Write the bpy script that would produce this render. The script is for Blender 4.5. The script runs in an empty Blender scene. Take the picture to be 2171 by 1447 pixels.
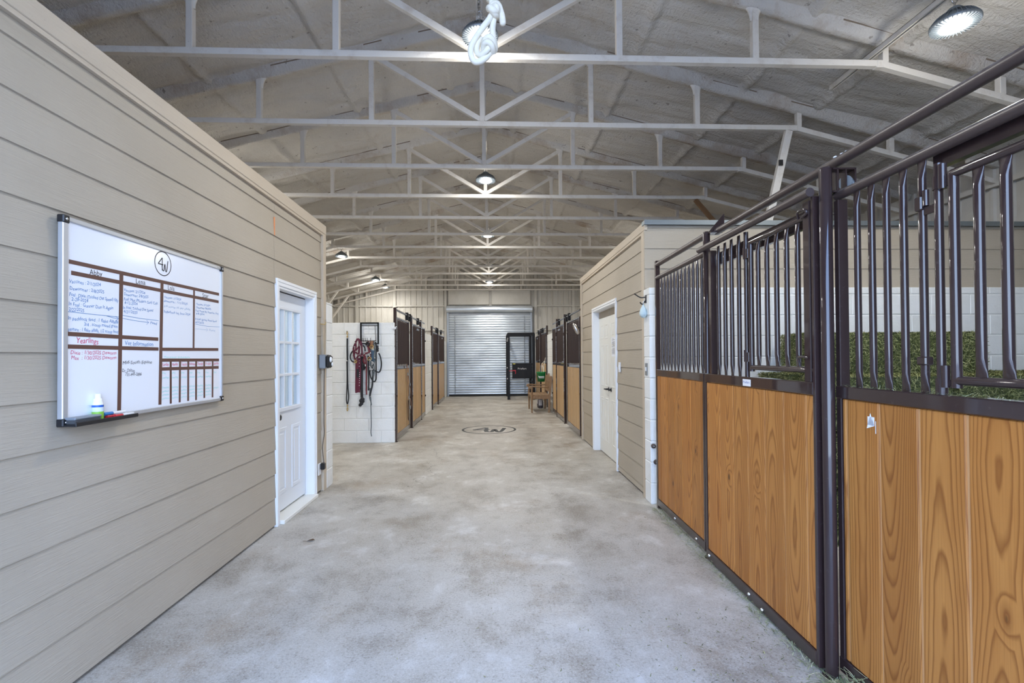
import bpy, bmesh, math, random
from math import sin, cos, pi, radians
from mathutils import Vector, Matrix, noise as mnoise

S = bpy.context.scene
COL = S.collection
random.seed(7)

# ------------------------------------------------------------------ camera
YAW, PITCH, ROLL = .0410, .0110, -.0069
cam_data = bpy.data.cameras.new('camera')
cam_data.sensor_width = 36.0
cam_data.sensor_fit = 'HORIZONTAL'
cam_data.lens = 1016.455 / 2171 * 36
cam_data.shift_y = 20.38 / 2171
cam_data.clip_start = .02
cam_data.clip_end = 200
cam = bpy.data.objects.new('camera', cam_data)
COL.objects.link(cam)
fwd = Vector((sin(YAW) * cos(PITCH), cos(YAW) * cos(PITCH), sin(PITCH)))
rgt = Vector((cos(YAW), -sin(YAW), 0))
upv = rgt.cross(fwd)
r2 = cos(ROLL) * rgt + sin(ROLL) * upv
u2 = -sin(ROLL) * rgt + cos(ROLL) * upv
cam.matrix_world = Matrix(((r2.x, u2.x, -fwd.x, 0), (r2.y, u2.y, -fwd.y, 0), (r2.z, u2.z, -fwd.z, 1.4413), (0, 0, 0, 1)))
S.camera = cam

# ------------------------------------------------------------------ world, exposure
W = bpy.data.worlds.new('sky')
S.world = W
W.use_nodes = True
wn = W.node_tree
for n in list(wn.nodes):
    wn.nodes.remove(n)
w_out = wn.nodes.new('ShaderNodeOutputWorld')
w_bg = wn.nodes.new('ShaderNodeBackground')
w_tc = wn.nodes.new('ShaderNodeTexCoord')
w_sep = wn.nodes.new('ShaderNodeSeparateXYZ')
w_ramp = wn.nodes.new('ShaderNodeValToRGB')
w_ramp.color_ramp.elements[0].position = 0.0
w_ramp.color_ramp.elements[0].color = (.60, .76, 1.0, 1)
w_ramp.color_ramp.elements[1].position = .7
w_ramp.color_ramp.elements[1].color = (.25, .46, 1.0, 1)
w_bg.inputs['Strength'].default_value = 10.5
wn.links.new(w_tc.outputs['Generated'], w_sep.inputs[0])
wn.links.new(w_sep.outputs['Z'], w_ramp.inputs[0])
wn.links.new(w_ramp.outputs[0], w_bg.inputs['Color'])
wn.links.new(w_bg.outputs[0], w_out.inputs['Surface'])

S.view_settings.view_transform = 'Standard'
S.view_settings.look = 'None'
S.view_settings.exposure = 0.0
S.view_settings.gamma = 1
S.view_settings.use_curve_mapping = False
S.cycles.max_bounces = 8
S.cycles.diffuse_bounces = 5
S.cycles.glossy_bounces = 3
S.cycles.transmission_bounces = 5
S.cycles.sample_clamp_indirect = 6
S.cycles.caustics_reflective = False
S.cycles.caustics_refractive = False
LAMP_W = 36.0        # power of each high-bay lamp, downward
GLOW_W = 15.5        # what its domed lens throws to the sides
LAMP_COL = (1.0, .985, .95)
# sun high behind the barn: it never enters, it lights the yard in front of the open doorway
sd_ = bpy.data.lights.new('sun', 'SUN')
sd_.energy = 16
sd_.angle = .009
sd_.color = (1.0, .95, .88)
sun = bpy.data.objects.new('sun', sd_)
COL.objects.link(sun)
sun.rotation_euler = (radians(-42), radians(12), 0)

# ------------------------------------------------------------------ material helpers
MATS = {}


def new_mat(name):
    m = bpy.data.materials.new(name)
    m.use_nodes = True
    nt = m.node_tree
    b = nt.nodes['Principled BSDF']
    MATS[name] = m
    return m, nt, b


def P(b, **kw):
    for k, v in kw.items():
        k = {'base': 'Base Color', 'rough': 'Roughness', 'metal': 'Metallic', 'spec': 'Specular IOR Level', 'coat': 'Coat Weight',
             'coatr': 'Coat Roughness', 'trans': 'Transmission Weight', 'emit': 'Emission Color', 'estr': 'Emission Strength', 'ior': 'IOR', 'alpha': 'Alpha'}[k]
        if isinstance(v, tuple) and len(v) == 3:
            v = v + (1,)
        b.inputs[k].default_value = v


def plain(name, base, rough=.5, **kw):
    m, nt, b = new_mat(name)
    P(b, base=base, rough=rough, **kw)
    return m


def coord(nt, kind='Object', scale=(1, 1, 1), loc=(0, 0, 0), rot=(0, 0, 0)):
    if kind == 'Position':
        n = nt.nodes.new('ShaderNodeNewGeometry')
        o = n.outputs['Position']
    else:
        n = nt.nodes.new('ShaderNodeTexCoord')
        o = n.outputs[kind]
    mp = nt.nodes.new('ShaderNodeMapping')
    mp.inputs['Scale'].default_value = scale
    mp.inputs['Location'].default_value = loc
    mp.inputs['Rotation'].default_value = rot
    nt.links.new(o, mp.inputs['Vector'])
    return mp.outputs[0]


def noise(nt, vec, scale, detail=4, rough=.55, dist=0):
    n = nt.nodes.new('ShaderNodeTexNoise')
    n.inputs['Scale'].default_value = scale
    n.inputs['Detail'].default_value = detail
    n.inputs['Roughness'].default_value = rough
    n.inputs['Distortion'].default_value = dist
    nt.links.new(vec, n.inputs['Vector'])
    return n.outputs['Fac']


def ramp(nt, fac, stops):
    r = nt.nodes.new('ShaderNodeValToRGB')
    els = r.color_ramp.elements
    while len(els) < len(stops):
        els.new(.5)
    for e, (p, c) in zip(els, stops):
        e.position = p
        e.color = (c, c, c, 1) if not isinstance(c, tuple) else c + (1,)
    nt.links.new(fac, r.inputs[0])
    return r.outputs[0]


def mix(nt, fac, a, b, mode='MIX'):
    n = nt.nodes.new('ShaderNodeMix')
    n.data_type = 'RGBA'
    n.blend_type = mode
    for sock, v in ((n.inputs[0], fac), (n.inputs[6], a), (n.inputs[7], b)):
        if isinstance(v, (int, float)):
            sock.default_value = v
        elif isinstance(v, tuple):
            sock.default_value = v + (1,) if len(v) == 3 else v
        else:
            nt.links.new(v, sock)
    return n.outputs[2]


def math_n(nt, op, a, b=0.0):
    n = nt.nodes.new('ShaderNodeMath')
    n.operation = op
    for i, v in ((0, a), (1, b)):
        if isinstance(v, (int, float)):
            n.inputs[i].default_value = v
        else:
            nt.links.new(v, n.inputs[i])
    return n.outputs[0]


def bump(nt, b, height, strength=.3, dist=.01, prev=None):
    n = nt.nodes.new('ShaderNodeBump')
    n.inputs['Strength'].default_value = strength
    n.inputs['Distance'].default_value = dist
    nt.links.new(height, n.inputs['Height'])
    if prev is not None:
        nt.links.new(prev, n.inputs['Normal'])
    nt.links.new(n.outputs[0], b.inputs['Normal'])
    return n.outputs[0]


# siding: painted fibre-cement lap boards with embossed wood grain
def siding_mat(name, ca, cb):
    m, nt, b = new_mat(name)
    g = noise(nt, coord(nt, 'Position', (3, 1.2, 26)), 3.2, 5, .6, 1.5)
    big = noise(nt, coord(nt, 'Position', (1, 1, 1)), 1.1, 3)
    c = mix(nt, ramp(nt, big, [(.3, 0.0), (.7, 1.0)]), ca, cb)
    spots = ramp(nt, noise(nt, coord(nt, 'Position'), 55, 2), [(.72, 0.0), (.78, 1.0)])
    c = mix(nt, math_n(nt, 'MULTIPLY', spots, .25), c, (.25, .20, .15))
    nt.links.new(c, b.inputs['Base Color'])
    P(b, rough=.62, spec=.3)
    bump(nt, b, g, .55, .006)
    return m


siding_mat('siding_tan', (.405, .348, .268), (.452, .392, .308))
siding_mat('siding_trim', (.52, .435, .33), (.56, .475, .365))

# painted steel of the trusses with rusty dust
m, nt, b = new_mat('truss_paint')
d = ramp(nt, noise(nt, coord(nt, 'Position', (1, 1, 1)), 7, 6, .7), [(.52, 0.0), (.78, 1.0)])
c = mix(nt, math_n(nt, 'MULTIPLY', d, .6), (.66, .62, .555), (.40, .32, .24))
sp = ramp(nt, noise(nt, coord(nt, 'Position'), 60, 3, .7), [(.68, 0.0), (.74, 1.0)])
c = mix(nt, math_n(nt, 'MULTIPLY', sp, .5), c, (.12, .09, .07))
nt.links.new(c, b.inputs['Base Color'])
P(b, rough=.6)

# spray foam ceiling
def foam_mat(name, dirty):
    m, nt, b = new_mat(name)
    big = noise(nt, coord(nt, 'Position'), .9, 4)
    c = mix(nt, ramp(nt, big, [(.35, 0.0), (.65, 1.0)]), (.54, .51, .465), (.62, .59, .54))
    st = ramp(nt, noise(nt, coord(nt, 'Position', (1, .6, 1)), 2.6, 6, .7), [(.49 if dirty else .56, 0.0), (.72 if dirty else .80, 1.0)])
    c = mix(nt, math_n(nt, 'MULTIPLY', st, .45 + dirty), c, (.36, .27, .19))
    sp = ramp(nt, noise(nt, coord(nt, 'Position'), 14, 3, .6), [(.665, 0.0), (.72, 1.0)])
    c = mix(nt, math_n(nt, 'MULTIPLY', sp, .55), c, (.10, .07, .05))
    nt.links.new(c, b.inputs['Base Color'])
    P(b, rough=.85, spec=.25)
    n1 = bump(nt, b, noise(nt, coord(nt, 'Position', (1.6, .8, 1.6)), 30, 4, .65), .8, .025)
    bump(nt, b, noise(nt, coord(nt, 'Position', (.6, 2.2, 1)), 5, 4), .6, .05, n1)
    return m


plain('foam_crack', (.19, .145, .105), .9)
foam_mat('foam', 0)
foam_mat('foam_dusty', .45)

# concrete
m, nt, b = new_mat('concrete')
pos = coord(nt, 'Position')
big = noise(nt, pos, .55, 5, .6)
mid = noise(nt, coord(nt, 'Position', (1, .8, 1)), 2.1, 9, .72, .15)
c = mix(nt, ramp(nt, big, [(.32, 0.0), (.66, 1.0)]), (.40, .365, .305), (.54, .51, .455))
c = mix(nt, math_n(nt, 'MULTIPLY', ramp(nt, mid, [(.34, 1.0), (.50, 0.0)]), .9), c, (.27, .235, .185))
st_ = noise(nt, coord(nt, 'Position', (1, .8, 1), (7, 3, 0)), 1.3, 10, .78)
c = mix(nt, math_n(nt, 'MULTIPLY', ramp(nt, st_, [(.53, 0.0), (.66, 1.0)]), .55), c, (.31, .235, .155))
c = mix(nt, math_n(nt, 'MULTIPLY', ramp(nt, mid, [(.54, 0.0), (.68, 1.0)]), .75), c, (.70, .68, .64))
fine = noise(nt, pos, 70, 4, .7)
c = mix(nt, math_n(nt, 'MULTIPLY', ramp(nt, noise(nt, pos, 150, 3, .75), [(.50, 0.0), (.70, 1.0)]), .45), c, (.26, .235, .20))
c = mix(nt, math_n(nt, 'MULTIPLY', ramp(nt, noise(nt, coord(nt, 'Position', (1, 1, 1), (5, 9, 0)), 110, 3, .75), [(.52, 0.0), (.70, 1.0)]), .45), c, (.74, .73, .70))
c = mix(nt, math_n(nt, 'MULTIPLY', math_n(nt, 'MULTIPLY', ramp(nt, fine, [(.52, 0.0), (.64, 1.0)]), ramp(nt, mid, [(.40, 1.0), (.60, .15)])), .75), c, (.185, .155, .12))
c = mix(nt, math_n(nt, 'MULTIPLY', ramp(nt, noise(nt, pos, 26, 3, .7), [(.62, 0.0), (.70, 1.0)]), .35), c, (.27, .21, .15))
# hairline cracks: thin lines that wander across the slab
for (x0, y0, y1, amp, sc) in ((.02, 9.9, 13.6, 1.5, .9), (-.9, 5.2, 7.6, 1.2, 1.1)):
    sep = nt.nodes.new('ShaderNodeSeparateXYZ')
    nt.links.new(pos, sep.inputs[0])
    nn = noise(nt, coord(nt, 'Position', (.0, 1, 0), (x0 * 7, 0, 0)), sc, 6, .6)
    dx = math_n(nt, 'ABSOLUTE', math_n(nt, 'SUBTRACT', math_n(nt, 'SUBTRACT', sep.outputs['X'], x0), math_n(nt, 'MULTIPLY', math_n(nt, 'SUBTRACT', nn, .5), amp * 2)))
    line = math_n(nt, 'LESS_THAN', dx, .006)
    inr = math_n(nt, 'MULTIPLY', math_n(nt, 'GREATER_THAN', sep.outputs['Y'], y0), math_n(nt, 'LESS_THAN', sep.outputs['Y'], y1))
    c = mix(nt, math_n(nt, 'MULTIPLY', math_n(nt, 'MULTIPLY', line, inr), .55), c, (.13, .115, .10))
nt.links.new(c, b.inputs['Base Color'])
rr = ramp(nt, mid, [(.3, .42), (.7, .66)])
nt.links.new(rr, b.inputs['Roughness'])
P(b, spec=.35)
n1 = bump(nt, b, fine, .18, .004)
bump(nt, b, noise(nt, pos, 9, 4), .12, .01, n1)

# white painted block
m, nt, b = new_mat('block_paint')
c = mix(nt, ramp(nt, noise(nt, coord(nt, 'Position'), 2.2, 5, .65), [(.45, 0.0), (.75, 1.0)]), (.80, .80, .775), (.70, .70, .66))
nt.links.new(c, b.inputs['Base Color'])
P(b, rough=.6)
bump(nt, b, noise(nt, coord(nt, 'Position'), 45, 5, .7), .5, .006)
plain('mortar', (.70, .70, .67), .8)

# varnished pine: every plank its own grain
def pine_mat(name, cols, kn):
    """flat-sawn boards: growth rings cut along the trunk; the point attribute 'plank' holds (across, along, random)"""
    m, nt, b = new_mat(name)
    at = nt.nodes.new('ShaderNodeAttribute')
    at.attribute_name = 'plank'
    sep = nt.nodes.new('ShaderNodeSeparateXYZ')
    nt.links.new(at.outputs['Vector'], sep.inputs[0])
    x, z, rn_ = sep.outputs

    def vec(sx, sz, sr=43.0, sr2=17.0):
        n = nt.nodes.new('ShaderNodeCombineXYZ')
        nt.links.new(math_n(nt, 'MULTIPLY', x, sx), n.inputs[0])
        nt.links.new(math_n(nt, 'ADD', math_n(nt, 'MULTIPLY', z, sz), math_n(nt, 'MULTIPLY', rn_, sr)), n.inputs[1])
        nt.links.new(math_n(nt, 'MULTIPLY', rn_, sr2), n.inputs[2])
        return n.outputs[0]
    A = lambda p, q: math_n(nt, 'ADD', p, q)
    B = lambda p, q: math_n(nt, 'MULTIPLY', p, q)
    # knots
    vo = nt.nodes.new('ShaderNodeTexVoronoi')
    vo.inputs['Scale'].default_value = 1.0
    nt.links.new(vec(8.0, 3.2), vo.inputs['Vector'])
    kd = vo.outputs['Distance']
    sc = nt.nodes.new('ShaderNodeSeparateColor')
    nt.links.new(vo.outputs['Color'], sc.inputs[0])
    has = math_n(nt, 'GREATER_THAN', sc.outputs[0], .70)
    swirl = B(ramp(nt, kd, [(0.0, 1.0), (.12, .55), (.32, 0.0)]), has)
    uc = A(x, B(A(rn_, -.5), .09))
    depth = A(A(.012, B(noise(nt, vec(.0, .62), 1.0, 2, .4), .17)), B(A(math_n(nt, 'FRACT', B(rn_, 7.31)), -.55), B(z, .055)))
    r = math_n(nt, 'SQRT', A(B(uc, uc), B(depth, depth)))
    r = A(r, B(noise(nt, vec(9, 2.2), 1.0, 3, .5), .016))
    r = A(r, B(swirl, .022))
    ph = math_n(nt, 'FRACT', B(r, 118.0))
    ring = ramp(nt, ph, [(.0, .25), (.07, .0), (.60, .12), (.90, 1.0), (1.0, .35)])
    fib = noise(nt, vec(260, 3.0), 1.0, 3, .6)
    c = mix(nt, ramp(nt, noise(nt, vec(5, .9), 1.2, 3), [(.3, 0.0), (.7, 1.0)]), cols[0], cols[1])
    c = mix(nt, B(ring, .72), c, cols[2])
    c = mix(nt, B(ramp(nt, fib, [(.5, 0.0), (.75, 1.0)]), .32), c, cols[2])
    c = mix(nt, 1.0, c, mix(nt, rn_, (.84, .80, .76), (1.08, 1.05, 1.0)), 'MULTIPLY')
    halo = B(ramp(nt, kd, [(.0, 1.0), (.10, .8), (.20, 0.0)]), has)
    c = mix(nt, B(halo, .55 * kn), c, cols[2])
    knot = B(ramp(nt, kd, [(.0, 1.0), (.050, 1.0), (.075, 0.0)]), has)
    c = mix(nt, B(knot, kn), c, (.045, .02, .008))
    nt.links.new(c, b.inputs['Base Color'])
    P(b, rough=.42, spec=.25)
    bump(nt, b, fib, .10, .002)
    return m


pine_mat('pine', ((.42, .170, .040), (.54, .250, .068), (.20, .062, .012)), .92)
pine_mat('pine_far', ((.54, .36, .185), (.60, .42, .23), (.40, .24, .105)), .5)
plain('pine_edge', (.62, .33, .14), .5)

# brown enamelled steel
m, nt, b = new_mat('brown_steel')
d = ramp(nt, noise(nt, coord(nt, 'Position'), 38, 5, .75), [(.60, 0.0), (.72, 1.0)])
c = mix(nt, math_n(nt, 'MULTIPLY', d, .35), (.036, .021, .020), (.11, .085, .075))
nt.links.new(c, b.inputs['Base Color'])
nt.links.new(ramp(nt, d, [(0.0, .34), (1.0, .55)]), b.inputs['Roughness'])
P(b, spec=.08, coat=1.0, coatr=.035)
plain('brown_steel_far', (.050, .033, .029), .5, spec=.3)
# dusty steel pipes that carry the doors
m, nt, b = new_mat('brown_steel_dusty')
geo = nt.nodes.new('ShaderNodeNewGeometry')
sep = nt.nodes.new('ShaderNodeSeparateXYZ')
nt.links.new(geo.outputs['Normal'], sep.inputs[0])
d = ramp(nt, sep.outputs['Z'], [(.25, 0.0), (.8, 1.0)])
d2 = ramp(nt, noise(nt, coord(nt, 'Position'), 30, 5, .75), [(.42, .15), (.62, 1.0)])
c = mix(nt, math_n(nt, 'MULTIPLY', math_n(nt, 'MULTIPLY', d, d2), .75), (.056, .037, .033), (.31, .275, .25))
nt.links.new(c, b.inputs['Base Color'])
P(b, rough=.36, spec=.5)

plain('white_paint', (.80, .81, .82), .42)
plain('door_white', (.76, .79, .83), .38)
plain('door_cream', (.78, .77, .71), .42)
plain('black_steel', (.008, .008, .009), .5, spec=.3)
plain('black_rubber', (.012, .012, .012), .7)
plain('black_nylon', (.012, .012, .015), .65)
plain('grey_nylon', (.10, .12, .13), .7)
plain('maroon_nylon', (.105, .010, .030), .65)
plain('red_nylon', (.15, .018, .028), .6)
plain('blue_nylon', (.045, .085, .13), .7)
plain('tan_leather', (.24, .11, .055), .55)
plain('dark_leather', (.045, .018, .010), .45)
plain('brass', (.62, .43, .16), .3, metal=1.0)
plain('chrome', (.65, .65, .65), .25, metal=1.0)
plain('galvanized', (.42, .45, .47), .42, metal=.8)
plain('zinc_grey', (.32, .34, .36), .4, metal=.6)
plain('flashing', (.20, .225, .235), .5, metal=.6)
plain('aluminium', (.62, .64, .67), .35, metal=.7)
plain('housing_grey', (.26, .29, .31), .4, metal=.5)
plain('board_white', (.83, .84, .87), .16)
plain('tape_brown', (.115, .052, .036), .55)
plain('ink_black', (.012, .012, .014), .5)
plain('ink_blue', (.035, .19, .46), .5)
plain('ink_faint', (.33, .45, .60), .5)
plain('ink_red', (.60, .035, .11), .5)
plain('ink_teal', (.30, .68, .63), .5)
plain('plastic_white', (.82, .82, .82), .35)
plain('plastic_black', (.012, .012, .014), .35)
plain('plastic_grey', (.22, .24, .26), .4)
plain('felt_grey', (.06, .06, .06), .95)
plain('label_blue', (.015, .10, .42), .4)
plain('label_green', (.25, .52, .06), .4)
plain('label_pale', (.62, .70, .82), .4)
plain('marker_red', (.55, .02, .03), .35)
plain('bucket_green', (.006, .20, .045), .38)
plain('decal_white', (.85, .85, .85), .45)
plain('decal_blue', (.01, .07, .36), .4)
plain('decal_dark', (.035, .033, .033), .55)
plain('yellow_tag', (.55, .50, .08), .5)
plain('paper', (.84, .86, .90), .6)
plain('orange_mark', (.72, .27, .10), .6)
plain('rope_white', (.74, .68, .56), .85)
plain('glove_pale', (.55, .68, .72), .7)
plain('cord_tan', (.45, .37, .26), .8)
plain('cord_brown', (.07, .05, .04), .6)
m, nt, b = new_mat('curtain')
P(b, base=(.74, .76, .78), rough=.9)
tl_ = nt.nodes.new('ShaderNodeBsdfTranslucent')
tl_.inputs[0].default_value = (.74, .77, .80, 1)
mx = nt.nodes.new('ShaderNodeMixShader')
mx.inputs[0].default_value = .5
nt.links.new(b.outputs[0], mx.inputs[1])
nt.links.new(tl_.outputs[0], mx.inputs[2])
nt.links.new(mx.outputs[0], nt.nodes['Material Output'].inputs['Surface'])
plain('ground_pale', (.38, .37, .35), .9)
plain('bag_print', (.52, .50, .50), .6)
plain('bag_dark', (.06, .05, .06), .6)
plain('leaf_brown', (.12, .07, .035), .7)
plain('rust_brown', (.20, .105, .045), .7)

m, nt, b = new_mat('glass')
P(b, base=(.9, .93, .96), rough=.04, spec=.5)
tr_ = nt.nodes.new('ShaderNodeBsdfTransparent')
tr_.inputs[0].default_value = (.90, .95, .98, 1)
fr = nt.nodes.new('ShaderNodeLayerWeight')
fr.inputs['Blend'].default_value = .5
frv = math_n(nt, 'ADD', math_n(nt, 'MULTIPLY', math_n(nt, 'POWER', fr.outputs['Facing'], 5.0), .9), .04)
gl = nt.nodes.new('ShaderNodeBsdfGlossy')
gl.inputs['Roughness'].default_value = .03
mx = nt.nodes.new('ShaderNodeMixShader')
nt.links.new(frv, mx.inputs[0])
nt.links.new(tr_.outputs[0], mx.inputs[1])
nt.links.new(gl.outputs[0], mx.inputs[2])
nt.links.new(mx.outputs[0], nt.nodes['Material Output'].inputs['Surface'])

m, nt, b = new_mat('lens')
P(b, base=(1, 1, 1), rough=.4, emit=(1.0, .985, .95), estr=14)

m, nt, b = new_mat('teak')
c = mix(nt, ramp(nt, noise(nt, coord(nt, 'Object', (4, 4, 1)), 9, 5, .6), [(.3, 0.0), (.7, 1.0)]), (.21, .118, .056), (.32, .20, .105))
nt.links.new(c, b.inputs['Base Color'])
P(b, rough=.6)

# shutter slats: galvanized with rubbed bright patches
m, nt, b = new_mat('shutter_steel')
c = mix(nt, ramp(nt, noise(nt, coord(nt, 'Position', (1, 1, 2.2)), .9, 4), [(.38, 0.0), (.66, 1.0)]), (.42, .45, .48), (.62, .66, .69))
rust = ramp(nt, noise(nt, coord(nt, 'Position', (1.2, 1, .5)), 3.0, 5, .7), [(.68, 0.0), (.78, 1.0)])
c = mix(nt, math_n(nt, 'MULTIPLY', rust, .35), c, (.24, .19, .14))
nt.links.new(c, b.inputs['Base Color'])
P(b, rough=.36, metal=.55)

# steel wall cladding
m, nt, b = new_mat('wall_cladding')
c = mix(nt, ramp(nt, noise(nt, coord(nt, 'Position', (1, 1, .6)), 1.6, 5, .65), [(.40, 0.0), (.72, 1.0)]), (.50, .475, .425), (.40, .37, .315))
nt.links.new(c, b.inputs['Base Color'])
P(b, rough=.65)
bump(nt, b, noise(nt, coord(nt, 'Position'), 14, 4, .6), .25, .02)

# hay: every stem its own green
def hay_mat(name, a, c2, c3):
    m, nt, b = new_mat(name)
    geo = nt.nodes.new('ShaderNodeNewGeometry')
    c = ramp(nt, geo.outputs['Random Per Island'], [(0.0, a), (.55, c2), (1.0, c3)])
    nt.links.new(c, b.inputs['Base Color'])
    P(b, rough=.75, spec=.25)


hay_mat('hay_green', (.055, .068, .020), (.17, .19, .062), (.44, .43, .20))
hay_mat('hay_pale', (.12, .17, .08), (.30, .33, .18), (.52, .50, .32))
m, nt, b = new_mat('hay_core')
c = mix(nt, ramp(nt, noise(nt, coord(nt, 'Object'), 40, 5, .7), [(.35, 0.0), (.65, 1.0)]), (.030, .037, .012), (.11, .125, .045))
nt.links.new(c, b.inputs['Base Color'])
P(b, rough=.9)


# ------------------------------------------------------------------ mesh builder
class MB:
    def __init__(s):
        s.v = []
        s.f = []
        s.sm = []

    def add(s, vs, fs, M=None, smooth=False):
        o = len(s.v)
        s.v += [tuple(M @ Vector(p)) if M is not None else tuple(p) for p in vs]
        s.f += [tuple(i + o for i in f) for f in fs]
        s.sm += [smooth] * len(fs)
        return s

    def box(s, x0, x1, y0, y1, z0, z1, M=None, bev=0):
        if bev > 0:
            return s.bbox(x0, x1, y0, y1, z0, z1, bev, M)
        vs = [(x0, y0, z0), (x1, y0, z0), (x1, y1, z0), (x0, y1, z0), (x0, y0, z1), (x1, y0, z1), (x1, y1, z1), (x0, y1, z1)]
        return s.add(vs, [(0, 3, 2, 1), (4, 5, 6, 7), (0, 1, 5, 4), (1, 2, 6, 5), (2, 3, 7, 6), (3, 0, 4, 7)], M)

    def bbox(s, x0, x1, y0, y1, z0, z1, bev, M=None, seg=1):
        bm = bmesh.new()
        bmesh.ops.create_cube(bm, size=1)
        for v in bm.verts:
            v.co = Vector((x0 + (v.co.x + .5) * (x1 - x0), y0 + (v.co.y + .5) * (y1 - y0), z0 + (v.co.z + .5) * (z1 - z0)))
        bmesh.ops.bevel(bm, geom=list(bm.edges), offset=bev, segments=seg, affect='EDGES', profile=.5)
        bm.verts.index_update()
        s.add([v.co.copy() for v in bm.verts], [[v.index for v in f.verts] for f in bm.faces], M)
        bm.free()
        return s

    def bar(s, a, b, w, h, up=(0, 0, 1), bev=0):
        """square bar from a to b, w across, h along up"""
        a, b = Vector(a), Vector(b)
        d = (b - a)
        L = d.length
        d.normalize()
        u = Vector(up)
        sd = d.cross(u).normalized()
        u = sd.cross(d)
        M = Matrix(((d.x, sd.x, u.x, a.x), (d.y, sd.y, u.y, a.y), (d.z, sd.z, u.z, a.z), (0, 0, 0, 1)))
        return s.box(0, L, -w / 2, w / 2, -h / 2, h / 2, M, bev)

    def tube(s, pts, r, n=10, cap=True, closed=False, flat=None, up=None, smooth=True):
        """tube along pts; r a number or list; flat = (w,h) gives an elliptic strap section"""
        pts = [Vector(p) for p in pts]
        N = len(pts)
        rings = []
        prev = None
        for i in range(N):
            if closed:
                t = (pts[(i + 1) % N] - pts[i - 1])
            else:
                t = pts[min(i + 1, N - 1)] - pts[max(i - 1, 0)]
            t.normalize()
            if prev is None:
                ref = Vector(up) if up else (Vector((0, 0, 1)) if abs(t.z) < .9 else Vector((0, 1, 0)))
                nrm = (ref - t * ref.dot(t)).normalized()
            else:
                nrm = (prev - t * prev.dot(t))
                if nrm.length < 1e-6:
                    nrm = prev
                nrm.normalize()
            prev = nrm
            bn = t.cross(nrm)
            ri = r[i] if isinstance(r, (list, tuple)) else r
            a, c = (ri, ri) if flat is None else (flat[0] / 2, flat[1] / 2)
            rings.append([pts[i] + nrm * (cos(2 * pi * k / n) * a) + bn * (sin(2 * pi * k / n) * c) for k in range(n)])
        vs = [p for ring in rings for p in ring]
        fs = []
        for i in range(N if closed else N - 1):
            j = (i + 1) % N
            for k in range(n):
                k2 = (k + 1) % n
                fs.append((i * n + k, i * n + k2, j * n + k2, j * n + k))
        s.add(vs, fs, None, smooth)
        if cap and not closed:
            o = len(vs)
            s.add(rings[0], [tuple(range(n - 1, -1, -1))])
            s.add(rings[-1], [tuple(range(n))])
        return s

    def lathe(s, prof, n=24, M=None, cap=True, smooth=True):
        """profile [(r,z)...] turned about z"""
        vs = []
        fs = []
        for (r, z) in prof:
            for k in range(n):
                a = 2 * pi * k / n
                vs.append((r * cos(a), r * sin(a), z))
        for i in range(len(prof) - 1):
            for k in range(n):
                k2 = (k + 1) % n
                fs.append((i * n + k, i * n + k2, (i + 1) * n + k2, (i + 1) * n + k))
        s.add(vs, fs, M, smooth)
        if cap:
            for i, rev in ((0, True), (len(prof) - 1, False)):
                if prof[i][0] > 1e-5:
                    ring = vs[i * n:(i + 1) * n]
                    s.add(ring, [tuple(range(n - 1, -1, -1)) if rev else tuple(range(n))], M)
        return s

    def prism(s, poly, h0, h1, M=None):
        """polygon in xy extruded from h0 to h1 along z"""
        n = len(poly)
        vs = [(x, y, h0) for x, y in poly] + [(x, y, h1) for x, y in poly]
        fs = [tuple(range(n - 1, -1, -1)), tuple(range(n, 2 * n))] + [(i, (i + 1) % n, n + (i + 1) % n, n + i) for i in range(n)]
        return s.add(vs, fs, M)

    def ball(s, c, r, n=12, sc=(1, 1, 1)):
        prof = [(r * sin(pi * i / n), -r * cos(pi * i / n)) for i in range(n + 1)]
        prof[0] = (1e-4, -r)
        prof[-1] = (1e-4, r)
        return s.lathe(prof, 2 * n, Matrix.Translation(c) @ Matrix.Diagonal((*sc, 1)), cap=False)

    def mesh(s, name, mat):
        me = bpy.data.meshes.new(name)
        me.from_pydata(s.v, [], s.f)
        me.polygons.foreach_set('use_smooth', s.sm)
        me.materials.append(MATS[mat])
        me.update()
        return me

    def build(s, name, mat, parent=None, loc=None):
        return link(name, s.mesh(name, mat), parent, loc)


def link(name, me, parent=None, loc=None):
    o = bpy.data.objects.new(name, me)
    COL.objects.link(o)
    if parent is not None:
        o.parent = parent
    if loc is not None:
        o.location = loc
    return o


def tag(o, label, cat, group=None, kind=None):
    if label:
        o['label'] = label
    if cat:
        o['category'] = cat
    if group:
        o['group'] = group
    if kind:
        o['kind'] = kind
    return o


def thing(name, label, cat, loc=(0, 0, 0), rotz=0, group=None):
    o = bpy.data.objects.new(name, None)
    o.empty_display_size = .1
    COL.objects.link(o)
    o.location = loc
    o.rotation_euler = (0, 0, rotz)
    return tag(o, label, cat, group)


def struct(name, mb, mat):
    o = mb.build(name, mat)
    o['kind'] = 'structure'
    return o


def struct_root(name, loc=(0, 0, 0)):
    o = bpy.data.objects.new(name, None)
    COL.objects.link(o)
    o.location = loc
    o['kind'] = 'structure'
    return o


def dup(root, loc=None, rotz=None, label=None, group=None):
    r = root.copy()
    COL.objects.link(r)
    if loc is not None:
        r.location = loc
    if rotz is not None:
        r.rotation_euler = (0, 0, rotz)
    if label:
        r['label'] = label
    if group:
        r['group'] = group
    for ch in list(root.children):
        c = ch.copy()
        COL.objects.link(c)
        c.parent = r
        for g in list(ch.children):
            d = g.copy()
            COL.objects.link(d)
            d.parent = c
    return r


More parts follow.
